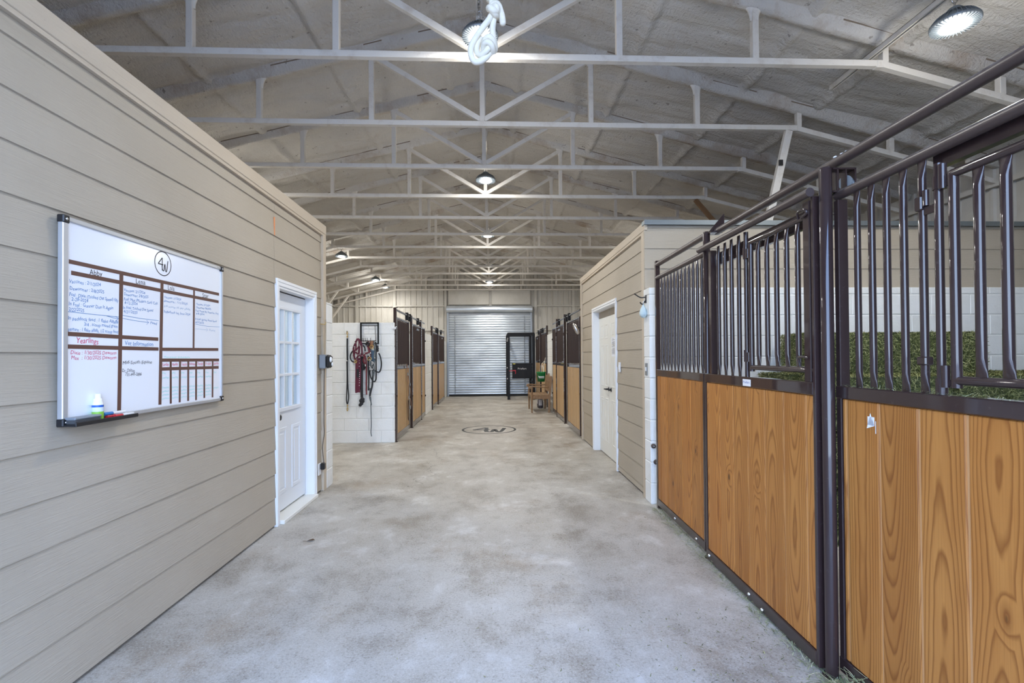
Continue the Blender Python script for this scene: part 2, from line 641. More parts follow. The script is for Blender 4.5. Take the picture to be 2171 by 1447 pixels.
def spline(pts, n=6):
    """Catmull-Rom through pts"""
    pts = [Vector(p) for p in pts]
    out = []
    for i in range(len(pts) - 1):
        p0, p1, p2, p3 = pts[max(i - 1, 0)], pts[i], pts[i + 1], pts[min(i + 2, len(pts) - 1)]
        for k in range(n):
            t = k / n
            out.append(.5 * ((2 * p1) + (p2 - p0) * t + (2 * p0 - 5 * p1 + 4 * p2 - p3) * t * t + (3 * p1 - p0 - 3 * p2 + p3) * t ** 3))
    out.append(pts[-1])
    return out


_tc = {}


def text_polys(body, shear=0.0):
    key = (body, shear)
    if key in _tc:
        return _tc[key]
    cu = bpy.data.curves.new('lettering', 'FONT')
    cu.body = body
    cu.size = 1
    cu.resolution_u = 2
    cu.shear = shear
    o = bpy.data.objects.new('lettering', cu)
    me = o.to_mesh()
    vs = [(v.co.x, v.co.y) for v in me.vertices]
    fs = [tuple(p.vertices) for p in me.polygons]
    o.to_mesh_clear()
    bpy.data.objects.remove(o)
    bpy.data.curves.remove(cu)
    _tc[key] = (vs, fs)
    return vs, fs


def put_text(mb, body, fn, x0, y0, x1, y1, h, shear=0.0, wob=0.0, align=True):
    """lettering from (x0,y0) to (x1,y1), cap height h; fn maps (u,v) to a 3d point"""
    vs, fs = text_polys(body, shear)
    if not vs:
        return
    mn = min(x for x, y in vs)
    mx = max(x for x, y in vs)
    L = math.hypot(x1 - x0, y1 - y0)
    dx, dy = (x1 - x0) / L, (y1 - y0) / L
    sx = L / (mx - mn)
    sy = h / .70
    out = []
    ph = random.random() * 6
    for x, y in vs:
        a = (x - mn) * sx
        c = y * sy + wob * sin(a / h * 1.7 + ph) * h
        out.append(fn(x0 + dx * a - dy * c, y0 + dy * a + dx * c))
    mb.add(out, fs)


# ================================================================== the shell
XL, XR = -1.853, 1.554        # faces of the two side rooms
YE = 17.65                    # end wall
XK = -.09                     # ridge line
OUT_L, OUT_R = -5.75, 5.60
YF = -.65

# floor
mb = MB()
mb.box(OUT_L - .2, OUT_R + .2, YF - .1, YE + .3, -.15, 0)
struct('floor', mb, 'concrete')
mb = MB()
mb.box(-60, 60, -80, YF - .1, -.2, -.02)
o = struct('ground', mb, 'ground_pale')


# siding as lapped boards; a = along axis ('y' or 'x'), face value, out = outward sign
def lap_siding(mb, axis, face, out, a0, a1, zs, holes=(), joints=()):
    t = .013
    for z0, z1 in zip(zs[:-1], zs[1:]):
        spans = [(a0, a1)]
        extra = []
        for (h0, h1, hz0, hz1) in holes:
            if z0 < hz1 - 1e-3 < z1 - .02:
                extra.append((h0, h1, hz1))
            if z1 > hz0 + 1e-3 and z0 < hz1 - 1e-3:
                ns = []
                for (p, q) in spans:
                    if h0 > p and h1 < q:
                        ns += [(p, h0), (h1, q)]
                    else:
                        ns.append((p, q))
                spans = ns
        for (p, q, zlo) in [(p, q, z0) for p, q in spans] + extra:
            cuts = [p] + [j for j in joints if p < j < q] + [q]
            for k in range(len(cuts) - 1):
                u0, u1 = cuts[k] + (.0015 if k else 0), cuts[k + 1] - (.0015 if k < len(cuts) - 2 else 0)
                f0, f1 = face, face - out * t
                back = face - out * .05
                zt = z1 - .004
                prof = [(f0 - out * .009 * (zlo - z0) / (z1 - z0), zlo + .002), (f0 - out * .009, zt), (f0 - out * .009, z1 + .003), (back, z1 + .003), (back, zlo), (f0 - out * .014, zlo)]
                vs = []
                for uu in (u0, u1):
                    vs += [((x, uu, z) if axis == 'y' else (uu, x, z)) for x, z in prof]
                n = len(prof)
                fs = [tuple(range(n)), tuple(range(2 * n - 1, n - 1, -1))] + [(i, n + i, n + (i + 1) % n, (i + 1) % n) for i in range(n)]
                mb.add(vs, fs)
    return mb


zs = [.02] + [.045 + .2035 * k for k in range(1, 14)] + [2.87]
mb = MB()
lap_siding(mb, 'y', XL, 1, YF, 5.33, zs, [(4.20, 5.10, 0, 2.12)], [4.165])
mb.box(XL - .12, XL - .045, YF, 4.23, 0, 2.86)
mb.box(XL - .12, XL - .045, 5.07, 5.34, 0, 2.86)
mb.box(XL - .12, XL - .045, 4.23, 5.07, 2.10, 2.86)
struct('wall_left', mb, 'siding_tan')
mb = MB()
mb.box(OUT_L, XL - .02, YF, 5.36, 2.80, 2.86)
struct('ceiling_left_room', mb, 'siding_tan')
rl = bpy.data.lights.new('curtain_fill_light', 'POINT')  # unseen fill light, added to brighten the door curtain from behind
rl.energy = 110
rl.shadow_soft_size = .15
rl.color = (.95, .98, 1.0)
ro = bpy.data.objects.new('curtain_fill_light', rl)
COL.objects.link(ro)
ro.location = (-3.4, 4.4, 2.45)
mb = MB()
mb.box(XL - .01, XL + .024, YF, 5.373, 2.795, 2.893, None, .003)
mb.box(XL - .01, XL + .018, YF, 5.284, 2.772, 2.7955)
struct('trim_1', mb, 'siding_trim')
mb = MB()
mb.box(XL - .02, XL + .022, 5.285, 5.372, 0, 2.7955, None, .003)
struct('trim_2', mb, 'siding_trim')
mb = MB()
for (y, z, h) in ((4.165, 2.615, .05), (4.165, 2.535, .045)):
    mb.box(XL - .004, XL + .0015, y - .008, y + .007, z - h, z + h * .6)
o = mb.build('paint_mark', 'orange_mark')
tag(o, 'orange chalk marks on the siding joint above the glazed white door', 'paint mark')


# concrete block walls ------------------------------------------------------
def block_wall(name, x0, x1, y0, y1, z1, bw=.4064, bh=.2032, shift=0):
    mb = MB()
    g = .0035
    run_x = (x1 - x0) > (y1 - y0)
    n = int(math.ceil(z1 / bh - 1e-6))
    for k in range(n):
        za, zb = k * bh, min((k + 1) * bh, z1)
        a0, a1 = (x0, x1) if run_x else (y0, y1)
        a = a0 - (bw / 2 if (k + shift) % 2 else 0)
        while a < a1 - .005:
            p, q = max(a, a0), min(a + bw, a1)
            if q - p > .02:
                pp, qq = p + (g if p > a0 else 0), q - (g if q < a1 else 0)
                if run_x:
                    mb.bbox(pp, qq, y0, y1, za + g, zb - g, .006)
                else:
                    mb.bbox(x0, x1, pp, qq, za + g, zb - g, .006)
            a += bw
    o = struct(name, mb, 'block_paint')
    i = .005
    core = MB()
    core.box(x0 + i, x1 - i, y0 + i, y1 - i, 0, z1 - .003)
    core.build('mortar', 'mortar', o)
    return o


block_wall('wall_left_partition', OUT_L, -1.832, 5.385, 5.58, 2.06)
mb = MB()
mb.box(OUT_L, XL - .03, 5.30, 5.36, 2.06, 2.88)
struct('wall_left_end', mb, 'siding_tan')
block_wall('wall_left_tack', OUT_L, -1.656, 8.195, 8.40, 2.032, shift=1)
block_wall('wall_left_pier', -1.86, -1.66, 11.76, 13.14, 2.03)
block_wall('wall_left_corner', -1.86, -1.66, 16.45, 17.55, 1.99)
block_wall('wall_left_divider', OUT_L, -1.87, 12.35, 12.55, 2.03)
block_wall('wall_right_block', 1.528, OUT_R, 4.60, 4.775, 2.105, shift=1)
block_wall('wall_right_pier', 1.555, 1.755, 12.2, 13.5, 2.04)
block_wall('wall_right_corner', 1.555, 1.755, 16.95, 17.55, 2.0)
block_wall('wall_right_divider', 1.765, OUT_R, 12.75, 12.95, 2.03)

# right room: siding faces
mb = MB()
zr = [.02] + [.083 + .2035 * k for k in range(0, 14)]
zr = [z for z in zr if z < 2.70] + [2.74]
lap_siding(mb, 'y', XR, -1, 4.83, 8.23, zr, [(5.95, 7.34, 0, 2.16)], [7.53])
mb.box(XR + .045, XR + .12, 4.80, 5.99, 0, 2.74)
mb.box(XR + .045, XR + .12, 7.30, 8.25, 0, 2.74)
mb.box(XR + .045, XR + .12, 5.99, 7.30, 2.14, 2.74)
struct('wall_right', mb, 'siding_tan')
mb = MB()
mb.box(XR - .022, XR + .01, 4.74, 8.27, 2.70, 2.785, None, .003)
mb.box(XR - .016, XR + .01, 4.861, 8.194, 2.675, 2.7005)
struct('trim_3', mb, 'siding_trim')
mb = MB()
mb.box(XR - .020, XR + .02, 4.775, 4.86, 0, 2.7005, None, .003)
mb.box(XR - .020, XR + .02, 8.195, 8.268, 0, 2.7005, None, .003)
struct('trim_4', mb, 'siding_trim')
mb = MB()
lap_siding(mb, 'x', 4.745, -1, XR - .018, OUT_R, [2.108, 2.313, 2.515, 2.72, 2.755])
mb.box(XR, OUT_R, 4.79, 4.82, 2.1, 2.75)
struct('wall_right_front', mb, 'siding_tan')
mb = MB()
mb.box(XR + .02, OUT_R, 8.18, 8.24, 0, 2.74)
struct('wall_right_end', mb, 'siding_tan')
mb = MB()
mb.box(XR - .03, OUT_R, 4.715, 4.80, 2.752, 2.790)
mb.box(XR - .03, OUT_R, 4.708, 4.714, 2.748, 2.795)
struct('trim_5', mb, 'flashing')


# outer walls of ribbed steel -----------------------------------------------
def ribbed(mb, axis, face, out, a0, a1, z0, z1fn, pitch=.2):
    """trapezoid ribs; axis = running axis"""
    prof = []
    a = a0
    while a < a1:
        for (f, d) in ((0, 0), (.62, 0), (.70, .022), (.88, .022), (.96, 0)):
            x = a + f * pitch
            if x <= a1:
                prof.append((x, d))
        a += pitch
    prof.append((a1, 0))
    vs = []
    for (x, d) in prof:
        f = face + out * d
        for z in (z0, z1fn(x)):
            vs.append((x, f, z) if axis == 'x' else (f, x, z))
    fs = [(2 * i, 2 * i + 2, 2 * i + 3, 2 * i + 1) for i in range(len(prof) - 1)]
    mb.add(vs, fs)


roof_z = lambda x: 5.0 - .25 * abs(x - XK)
mb = MB()
ribbed(mb, 'x', YE, -1, OUT_L, OUT_R, 0, lambda x: roof_z(x) + .05)
mb.box(OUT_L, OUT_R, YE + .02, YE + .1, 0, 5.1)
struct('wall_back', mb, 'wall_cladding')
mb = MB()
ribbed(mb, 'y', OUT_L, 1, YF, YE, 0, lambda y: 3.65)
mb.box(OUT_L - .1, OUT_L - .02, YF, YE, 0, 3.75)
struct('wall_left_outer', mb, 'wall_cladding')
mb = MB()
for (a, c, z0, z1) in ((YF, YE, 0, 3.65),):
    ribbed(mb, 'y', OUT_R, -1, a, c, z0, lambda y: z1)
    mb.box(OUT_R + .02, OUT_R + .1, a, c, z0, z1 + (.1 if z1 > 3 else 0))
struct('wall_right_outer', mb, 'wall_cladding')
# front gable with the open doorway behind the viewpoint
mb = MB()
mb.box(OUT_L, XL - .10, YF - .1, YF, 0, 5.1)
mb.box(1.95, OUT_R, YF - .1, YF, 0, 5.1)
mb.box(XL - .10, 1.95, YF - .1, YF, 3.75, 5.1)
struct('wall_front', mb, 'wall_cladding')
# wall framing: girts and columns
mb = MB()
for z in (1.2, 2.42, 3.3):
    if z != 1.2:
        mb.box(OUT_L, -1.75, YE - .07, YE - .025, z - .025, z + .025)
        mb.box(1.60, OUT_R, YE - .07, YE - .025, z - .025, z + .025)
    for X, s in ((OUT_L, 1), (OUT_R, -1)):
        x0, x1 = sorted((X + s * .025, X + s * .075))
        mb.box(x0, x1, YF, YE, z - .03, z + .03)
for x in (-3.55, -4.9, 1.60, 3.0, 4.4):
    mb.box(x - .05, x + .05, YE - .08, YE - .02, 0 if abs(x) > 1.7 else 0, roof_z(x) - .12)
mb.box(-1.74, -1.66, YE - .08, YE - .02, 0, 4.4)
struct('trim_6', mb, 'wall_cladding')
mb = MB()   # boxed foam panels above the shutter
mb.bbox(-1.60, -.10, YE - .10, YE - .02, 3.33, 3.87, .02)
mb.bbox(-.02, 1.42, YE - .10, YE - .02, 3.33, 3.87, .02)
struct('trim_7', mb, 'wall_cladding')


# foam ceiling ----------------------------------------------------------------
def foam_h(x, y):
    ax = abs(x - XK)
    d = 0
    # purlins under the roof, running away from the viewer, buried in foam
    k = 0
    for pu in (.42, 1.58, 2.78, 3.58, 4.75):
        e = (ax - pu - .012 * mnoise.noise((pu, y * .9, 1))) / .042
        if abs(e) < 2.0:
            d += .036 * math.exp(-(e * e) ** 3)
    # passes of foam running up the slope
    q = (y + .05 * sin(ax * 3 + k)) / .31
    q -= math.floor(q)
    d += .026 * (1 - abs(2 * q - 1) ** 5)
    d += .022 * mnoise.noise((x * 1.3, y * 1.3, 3.1)) + .010 * mnoise.noise((x * 4, y * 4, 7.7))
    return d


mb = MB()
NX, NY = 420, 400
vs, fs = [], []
for i in range(NX + 1):
    x = OUT_L - .05 + (OUT_R - OUT_L + .1) * i / NX
    for j in range(NY + 1):
        y = YF - .05 + (YE - YF + .1) * j / NY
        vs.append((x, y, roof_z(x) - foam_h(x, y)))
for i in range(NX):
    for j in range(NY):
        a = i * (NY + 1) + j
        fs.append((a, a + 1, a + NY + 2, a + NY + 1))
mb.add(vs, fs, None, True)
struct('ceiling', mb, 'foam')
mb = MB()
for s in (-1, 1):
    e = OUT_L - .3 if s < 0 else OUT_R + .3
    pts = [(XK, 5.08), (e, 5.08 - .25 * abs(e - XK)), (e, 5.14 - .25 * abs(e - XK)), (XK, 5.14)]
    M = Matrix(((1, 0, 0, 0), (0, 0, 1, 0), (0, 1, 0, 0), (0, 0, 0, 1)))
    mb.prism(pts, YF - .3, YE + .3, M)
struct('roof', mb, 'galvanized')

# ================================================================== trusses
TY = [3.904 + 1.137 * n for n in range(13)]
TY0 = [3.904 - 1.137 * k for k in (1, 2, 3)]
HC = 3.915                   # top of the bottom chord
TW = .052
ORD = ['nearest', 'second', 'third', 'fourth', 'fifth', 'sixth', 'seventh', 'eighth', 'ninth', 'tenth', 'eleventh', 'twelfth']
BEND = 3.37


def top_z(ax):               # underside of the top chord
    return 4.90 - .25 * ax


def low_z(ax):               # centre line of the bottom chord
    return HC - TW / 2 - max(0, ax - BEND) * .25


truss_mesh = {}


def chord_mesh():
    mb = MB()
    mb.bar((-BEND, 0, low_z(0)), (BEND, 0, low_z(0)), TW, TW, bev=.003)
    for s, e in ((-1, OUT_L + .05 - XK), (1, OUT_R - .05 - XK)):
        mb.bar((s * BEND, 0, low_z(0)), (e, 0, low_z(abs(e))), TW, TW, bev=.003)
        mb.bbox(s * BEND - .035, s * BEND + .035, -.031, .031, low_z(0) - .034, low_z(0) + .03, .01)
    return mb.mesh('bottom_chord', 'truss_paint')


def top_mesh(seed):
    mb = MB()
    dark = []
    for s, e in ((-1, OUT_L + .03 - XK), (1, OUT_R - .03 - XK)):
        N = 60
        vs = []
        for i in range(N + 1):
            x = e * i / N
            zc = roof_z(XK + x) + .02
            zb = top_z(abs(x))
            wdt = .048 + .010 * mnoise.noise((x * 1.7, seed * 3.3, 0))
            sag = .008 * mnoise.noise((x * 2.3, seed * 1.7, 5))
            for (dy, z) in ((-.14, zc), (-wdt - .028, zc - .044), (-wdt - .022, zc - .054), (-wdt, zb + .03 - sag), (-wdt * .65, zb - sag), (wdt * .65, zb - sag), (wdt, zb + .03 - sag), (wdt + .022, zc - .054), (wdt + .028, zc - .044), (.14, zc)):
                vs.append((x, dy, z))
        fs = []
        for i in range(N):
            for k in range(9):
                a = i * 10 + k
                f = (a, a + 1, a + 11, a + 10)
                fs.append(f if s > 0 else f[::-1])
                if k in (1, 7) and mnoise.noise((i * .16, seed * 5.1 + k, s * 9.0)) > .08:
                    dark.append(len(mb.f) + len(fs) - 1)
        mb.add(vs, fs, None, True)
    me = mb.mesh('top_chord', 'foam_dusty')
    me.materials.append(MATS['foam_crack'])
    for q in dark:
        me.polygons[q].material_index = 1
    return me


CH = chord_mesh()
TOPS = [top_mesh(k) for k in range(4)]


def post_mesh(x, w=TW):
    mb = MB()
    zt = top_z(abs(x)) + .05
    mb.bbox(x - w / 2, x + w / 2, -w / 2, w / 2, low_z(abs(x)) + TW / 2 - .004, zt, .003)
    # foam fillet where the post meets the top chord
    t = top_z(abs(x))
    if abs(x) < 2.5:
        mb.lathe([(.070, t + .04), (.046, t), (.034, t - .04), (.028, t - .09)], 12, Matrix.Translation((x, 0, 0)) @ Matrix.Diagonal((1.25, .62, 1, 1)), cap=False)
    return mb.mesh('web_post', 'truss_paint')


POSTX = [-5.45, -4.45, -3.42, -2.302, -1.153, 1.153, 2.302, 3.42, 4.45, 5.35]
POSTS = [post_mesh(x) for x in POSTX]
KING = post_mesh(0)
DIAG = []
for s in (-1, 1):
    mb = MB()
    mb.bar((s * .02, 0, HC + .02), (s * 1.13, 0, top_z(1.13) - .03), TW * .92, TW, bev=.003)
    DIAG.append(mb.mesh('diagonal', 'truss_paint'))
    mb = MB()
    x = s * 4.75
    mb.bar((x, 0, low_z(4.75)), (s * 5.55, 0, low_z(4.75) - 1.1), .05, .05, bev=.003)
    DIAG.append(mb.mesh('knee_brace', 'truss_paint'))


def truss(Y, label, k, knees):
    t = thing('roof_truss', label, 'roof truss', (XK, Y, 0), 0, 'steel roof trusses')
    link('bottom_chord', CH, t)
    link('top_chord', TOPS[k % 4], t)
    link('king_post', KING, t)
    for me in POSTS:
        link('web_post', me, t)
    link('diagonal', DIAG[0], t)
    link('diagonal', DIAG[2], t)
    if knees:
        link('knee_brace', DIAG[1], t)
        link('knee_brace', DIAG[3], t)
    return t


for n, Y in enumerate(TY):
    if n == 12:
        lab = 'cream steel roof truss standing flush against the end wall over the roll-up door'
    elif n == 0:
        lab = 'cream steel roof truss nearest the viewer, crossed by the white knotted rope'
    else:
        lab = 'cream steel roof truss, %s one counted from the viewer' % ORD[n]
    truss(Y, lab, n, n in (3, 6, 9, 10, 11))
truss(TY0[0], 'cream steel roof truss whose foam-coated rafter shows above the top edge of the view', 1, False)
# two braces that drop from the bends of the second and fourth truss to the right room
t = thing('hanger_post', 'cream steel flat post dropping from the second truss to the right room', 'post', (3.22, TY[1], 3.84))
mb = MB()
mb.bar((0, 0, .02), (-.26, 0, -1.06), .05, .075, (1, 0, .2), bev=.003)
mb.build('post', 'truss_paint', t)
mb = MB()
mb.box(-.13, -.09, -.045, -.028, -.37, -.31)
mb.build('bracket', 'plastic_black', t)
t = thing('diagonal_brace', 'rusty brown brace slanting from the fourth truss to the right room roof', 'brace', (3.17, TY[3], 3.86))
mb = MB()
mb.bar((0, 0, 0), (.92, 0, -1.05), .05, .06, bev=.003)
mb.build('brace', 'rust_brown', t)


# ================================================================== high-bay lamps
def strut(y0, y1, x, z, label):
    mb = MB()
    w, h = .041, .041
    mb.box(x - w / 2, x - w / 2 + .004, y0, y1, z, z + h)
    mb.box(x + w / 2 - .004, x + w / 2, y0, y1, z, z + h)
    mb.box(x - w / 2, x - w / 2 + .012, y0, y1, z - .003, z)
    mb.box(x + w / 2 - .012, x + w / 2, y0, y1, z - .003, z)
    # slotted web underside
    y = y0
    while y < y1 - .001:
        q = min(y + .022, y1)
        mb.box(x - w / 2, x + w / 2, y, q, z + h - .004, z + h)
        for sx in (-1, 1):
            a, c = sorted((x + sx * w / 2, x + sx * .007))
            mb.box(a, c, q, min(q + .028, y1), z + h - .004, z + h)
        y += .05
    o = mb.build('strut_channel', 'truss_paint')
    tag(o, label, 'strut channel', 'slotted strut channels')
    return o


_lamp_meshes = {}


def lamp_parts():
    mb = MB()
    R = .1425
    mb.lathe([(.035, .125), (.045, .115), (.05, .085), (.085, .070), (.120, .042), (R, .018), (R, .010), (R - .012, .004), (.100, -.002), (.084, -.006), (.080, .002)], 48)
    for k in range(36):
        a = 2 * pi * k / 36
        M = Matrix.Rotation(a, 4, 'Z')
        mb.prism([(.045, .07), (.13, .022), (.142, .020), (.142, .026), (.115, .062), (.06, .098), (.045, .098)], -.0020, .0020, M @ Matrix.Rotation(pi / 2, 4, 'X'))
        mb.box(.088, .138, -.0016, .0016, -.007, .006, M)
    _lamp_meshes['housing'] = mb.mesh('housing', 'housing_grey')
    mb = MB()
    mb.lathe([(.082, -.004), (.078, -.010), (.05, -.015), (.001, -.016)], 40, cap=False)
    _lamp_meshes['lens'] = mb.mesh('lens', 'lens')
    mb = MB()
    mb.tube([(0, 0, .13), (0, 0, .165)], .007, 8)
    ring = [(.022 * cos(a), 0, .187 + .024 * sin(a)) for a in [2 * pi * k / 16 for k in range(16)]]
    mb.tube(ring, .0045, 8, closed=True)
    mb.tube([(0, .0, .208), (0, 0, .24)], .005, 8)
    _lamp_meshes['hook'] = mb.mesh('hook', 'chrome')


lamp_parts()
ld = bpy.data.lights.new('lamp_glow', 'POINT')
ld.shadow_soft_size = .085
ld.energy = GLOW_W
ld.color = LAMP_COL
la = bpy.data.lights.new('lamp_beam', 'AREA')
la.shape = 'DISK'
la.size = .16
la.energy = LAMP_W
la.color = LAMP_COL


def lamp(x, y, z, label, hang):
    t = thing('high_bay_light', label, 'ceiling lamp', (x, y, z), 0, 'round high-bay lamps')
    link('housing', _lamp_meshes['housing'], t)
    link('lens', _lamp_meshes['lens'], t)
    link('hook', _lamp_meshes['hook'], t)
    if hang > .26:
        mb = MB()
        mb.tube([(0, 0, .235), (0, 0, hang)], .005, 8)
        mb.build('hanging_rod', 'chrome', t)
    lo = bpy.data.objects.new('lamp_glow', ld)
    COL.objects.link(lo)
    lo.parent = t
    lo.location = (0, 0, -.15)
    lo = bpy.data.objects.new('lamp_beam', la)
    COL.objects.link(lo)
    lo.parent = t
    lo.location = (0, 0, -.020)
    return t


CL = [(3.72, 3.925, 'round high-bay lamp right behind the knotted white rope'),
      (6.85, 3.955, 'round high-bay lamp on the ridge line, second from the viewer'),
      (10.0, 3.955, 'round high-bay lamp on the ridge line, third from the viewer'),
      (13.45, 3.97, 'round high-bay lamp on the ridge line, fourth from the viewer'),
      (16.0, 3.92, 'round high-bay lamp on the ridge line nearest the roll-up door')]
for y, z, lab in CL:
    lamp(XK + .01, y, z, lab, .30)
strut(2.55, 3.86, XK + .0, 4.22, 'slotted strut channel holding the lamp behind the knotted rope')
strut(6.22, 7.27, XK + .01, 4.25, 'slotted strut channel holding the second ridge lamp')
strut(9.65, 10.68, XK + .01, 4.25, 'slotted strut channel holding the third ridge lamp')
strut(13.08, 14.1, XK + .01, 4.27, 'slotted strut channel holding the fourth ridge lamp')
strut(15.32, 16.36, XK + .01, 4.22, 'slotted strut channel holding the ridge lamp nearest the roll-up door')
lamp(3.25, 3.20, 3.73, 'big round high-bay lamp above the stall with the hay', .2)
strut(2.2, 4.42, 3.25, 3.965, 'long slotted strut channel above the stall with the hay')
for (x, y, z, lab) in ((-3.53, 11.4, 3.81, 'round high-bay lamp over the left stalls, nearest of the three there'),
                       (-3.60, 15.0, 3.83, 'round high-bay lamp over the left stalls, middle of the three there'),
                       (-3.66, 16.6, 3.83, 'round high-bay lamp over the left stalls, closest to the end wall')):
    lamp(x, y, z, lab, .2)
# unseen lamps of the same make, added over the side stalls to brighten the ceiling
lamp(3.5, 10.2, 3.75, 'added unseen high-bay lamp over the far right stalls behind the room', .2)
lamp(3.5, 15.0, 3.75, 'added unseen high-bay lamp over the last right stall', .2)
lamp(-3.6, 6.9, 3.75, 'added unseen high-bay lamp over the opening beyond the left room', .2)

# ================================================================== doors
# door_1: glazed white door in the left room
d1 = struct_root('door_1', (XL, 4.65, 0))
mb = MB()
for (y0, y1, z0, z1) in ((-.465, -.405, 0, 2.0702), (.405, .465, 0, 2.0702)):
    mb.bbox(-.02, .009, y0, y1, z0, z1, .004)
    mb.bbox(.004, .014, y0 + (.0 if y0 < 0 else .028), y1 - (.028 if y0 < 0 else 0), z0, 2.1022, .003)
mb.bbox(-.02, .009, -.465, .465, 2.07, 2.13, .004)
mb.bbox(.004, .014, -.465, .465, 2.102, 2.13, .003)
mb.box(-.16, .0, -.425, -.400, 0, 2.07)
mb.box(-.16, .0, .400, .425, 0, 2.07)
mb.box(-.16, -.001, -.424, .424, 2.052, 2.075)
mb.build('casing', 'white_paint', d1)
mb = MB()
mb.bbox(-.16, .045, -.40, .41, .0, .034, .004)
o = mb.build('threshold', 'door_cream', d1)
mb = MB()
mb.box(-.133, -.128, -.405, .405, .03, .052)
mb.box(-.129, -.086, .394, .405, .045, 2.055)
mb.box(-.129, -.086, -.405, .405, 2.045, 2.056)
mb.build('seal', 'black_rubber', d1)
mb = MB()                                  # slab with window opening and two raised panels
fx0, fx1 = -.128, -.083
Y0, Y1, Z0, Z1 = -.395, .392, .05, 2.042
wy0, wy1, wz0, wz1 = -.292, .222, .985, 1.885
mb.box(fx0, fx1, Y0, wy0, Z0, Z1)
mb.box(fx0, fx1, wy1, Y1, Z0, Z1)
mb.box(fx0, fx1, wy0, wy1, Z0, wz0)
mb.box(fx0, fx1, wy0, wy1, wz1, Z1)
for (a, c) in ((-.285, -.06), (.055, .262)):
    z0, z1 = .20, .80
    mb.bbox(fx1 - .002, fx1 + .0068, a + .033, c - .033, z0, z0 + .035, .003)
    mb.bbox(fx1 - .002, fx1 + .0068, a + .033, c - .033, z1 - .035, z1, .003)
    mb.bbox(fx1 - .002, fx1 + .007, a, a + .035, z0, z1, .003)
    mb.bbox(fx1 - .002, fx1 + .007, c - .035, c, z0, z1, .003)
    mb.bbox(fx1 - .002, fx1 + .005, a + .055, c - .055, z0 + .055, z1 - .055, .004)
slab = mb.build('slab', 'door_white', d1)
mb = MB()                                  # glazing frame and bars
t0, t1 = fx1 - .004, fx1 + .014
mb.bbox(t0, t1 + .004, wy0 - .03, wy1 + .03, wz0 - .035, wz0, .004)
mb.bbox(t0, t1 + .004, wy0 - .03, wy1 + .03, wz1, wz1 + .03, .004)
mb.bbox(t0, t1, wy0 - .03, wy0, wz0 - .002, wz1 + .002, .004)
mb.bbox(t0, t1, wy1, wy1 + .03, wz0 - .002, wz1 + .002, .004)
for k in (1, 2):
    y = wy0 + (wy1 - wy0) * k / 3
    z = wz0 + (wz1 - wz0) * k / 3
    mb.bbox(fx1 - .03, t1 - .003, y - .012, y + .012, wz0, wz1, .003)
    mb.bbox(fx1 - .028, t1 - .0042, wy0, wy1, z - .012, z + .012, .003)
mb.build('glazing_bar', 'door_white', slab)
mb = MB()
mb.box(fx1 - .022, fx1 - .018, wy0, wy1, wz0, wz1)
mb.build('pane', 'glass', slab)
mb = MB()
mb.lathe([(.028, 0), (.028, .006), (.012, .010), (.011, .035), (.026, .042), (.030, .055), (.024, .068), (.001, .070)], 20, Matrix.Translation((fx1, -.335, .915)) @ Matrix.Rotation(pi / 2, 4, 'Y'))
mb.build('knob', 'plastic_black', slab)
# net curtain hanging behind the panes
mb = MB()
vs = []
N = 80
for i in range(N + 1):
    y = wy0 - .02 + (wy1 - wy0 + .04) * i / N
    x = fx1 - .062 + .012 * sin(i * .55) + .006 * sin(i * 1.7)
    vs += [(x, y, wz0 - .03), (x, y, wz1 + .03)]
mb.add(vs, [(2 * i, 2 * i + 2, 2 * i + 3, 2 * i + 1) for i in range(N)], None, True)
mb.build('curtain', 'curtain', d1)

# door_2: pair of six-panel doors in the right room
d2 = struct_root('door_2', (XR, 6.645, 0))
mb = MB()
h0, h1 = -.655, .655
for (a, c) in ((h0 - .06, h0), (h1, h1 + .06)):
    mb.bbox(-.009, .02, a, c, 0, 2.1052, .004)
    mb.bbox(-.015, -.004, a if a < 0 else a + .03, c - .03 if a < 0 else c, 0, 2.1352, .003)
mb.bbox(-.009, .02, h0 - .06, h1 + .06, 2.105, 2.165, .004)
mb.bbox(-.015, -.004, h0 - .06, h1 + .06, 2.135, 2.165, .003)
mb.box(0, .165, h0 - .015, h0 + .006, 0, 2.11)
mb.box(0, .165, h1 - .006, h1 + .015, 0, 2.11)
mb.box(.001, .165, h0 - .01, h1 + .01, 2.098, 2.115)
mb.build('casing', 'white_paint', d2)
mb = MB()
mb.box(.086, .103, h0, h1, 2.005, 2.10)
mb.box(.078, .086, -.01, .012, 2.005, 2.10)
mb.build('header', 'siding_tan', d2)


def leaf(a, c, name):
    mb = MB()
    f = .088
    mb.bbox(f, f + .042, a, c, .012, 2.002, .002)
    w = (c - a)
    for (p, q) in ((a + .10, a + w / 2 - .045), (a + w / 2 + .045, c - .10)):
        for (z0, z1) in ((.20, .83), (1.0, 1.60), (1.69, 1.90)):
            mb.bbox(f - .0038, f + .01, p + .016, q - .016, z0, z0 + .018, .003)
            mb.bbox(f - .0038, f + .01, p + .016, q - .016, z1 - .018, z1, .003)
            mb.bbox(f - .004, f + .01, p, p + .018, z0, z1, .003)
            mb.bbox(f - .004, f + .01, q - .018, q, z0, z1, .003)
            mb.bbox(f - .003, f + .01, p + .032, q - .032, z0 + .032, z1 - .032, .004)
    return mb.build('leaf', 'door_cream', d2)


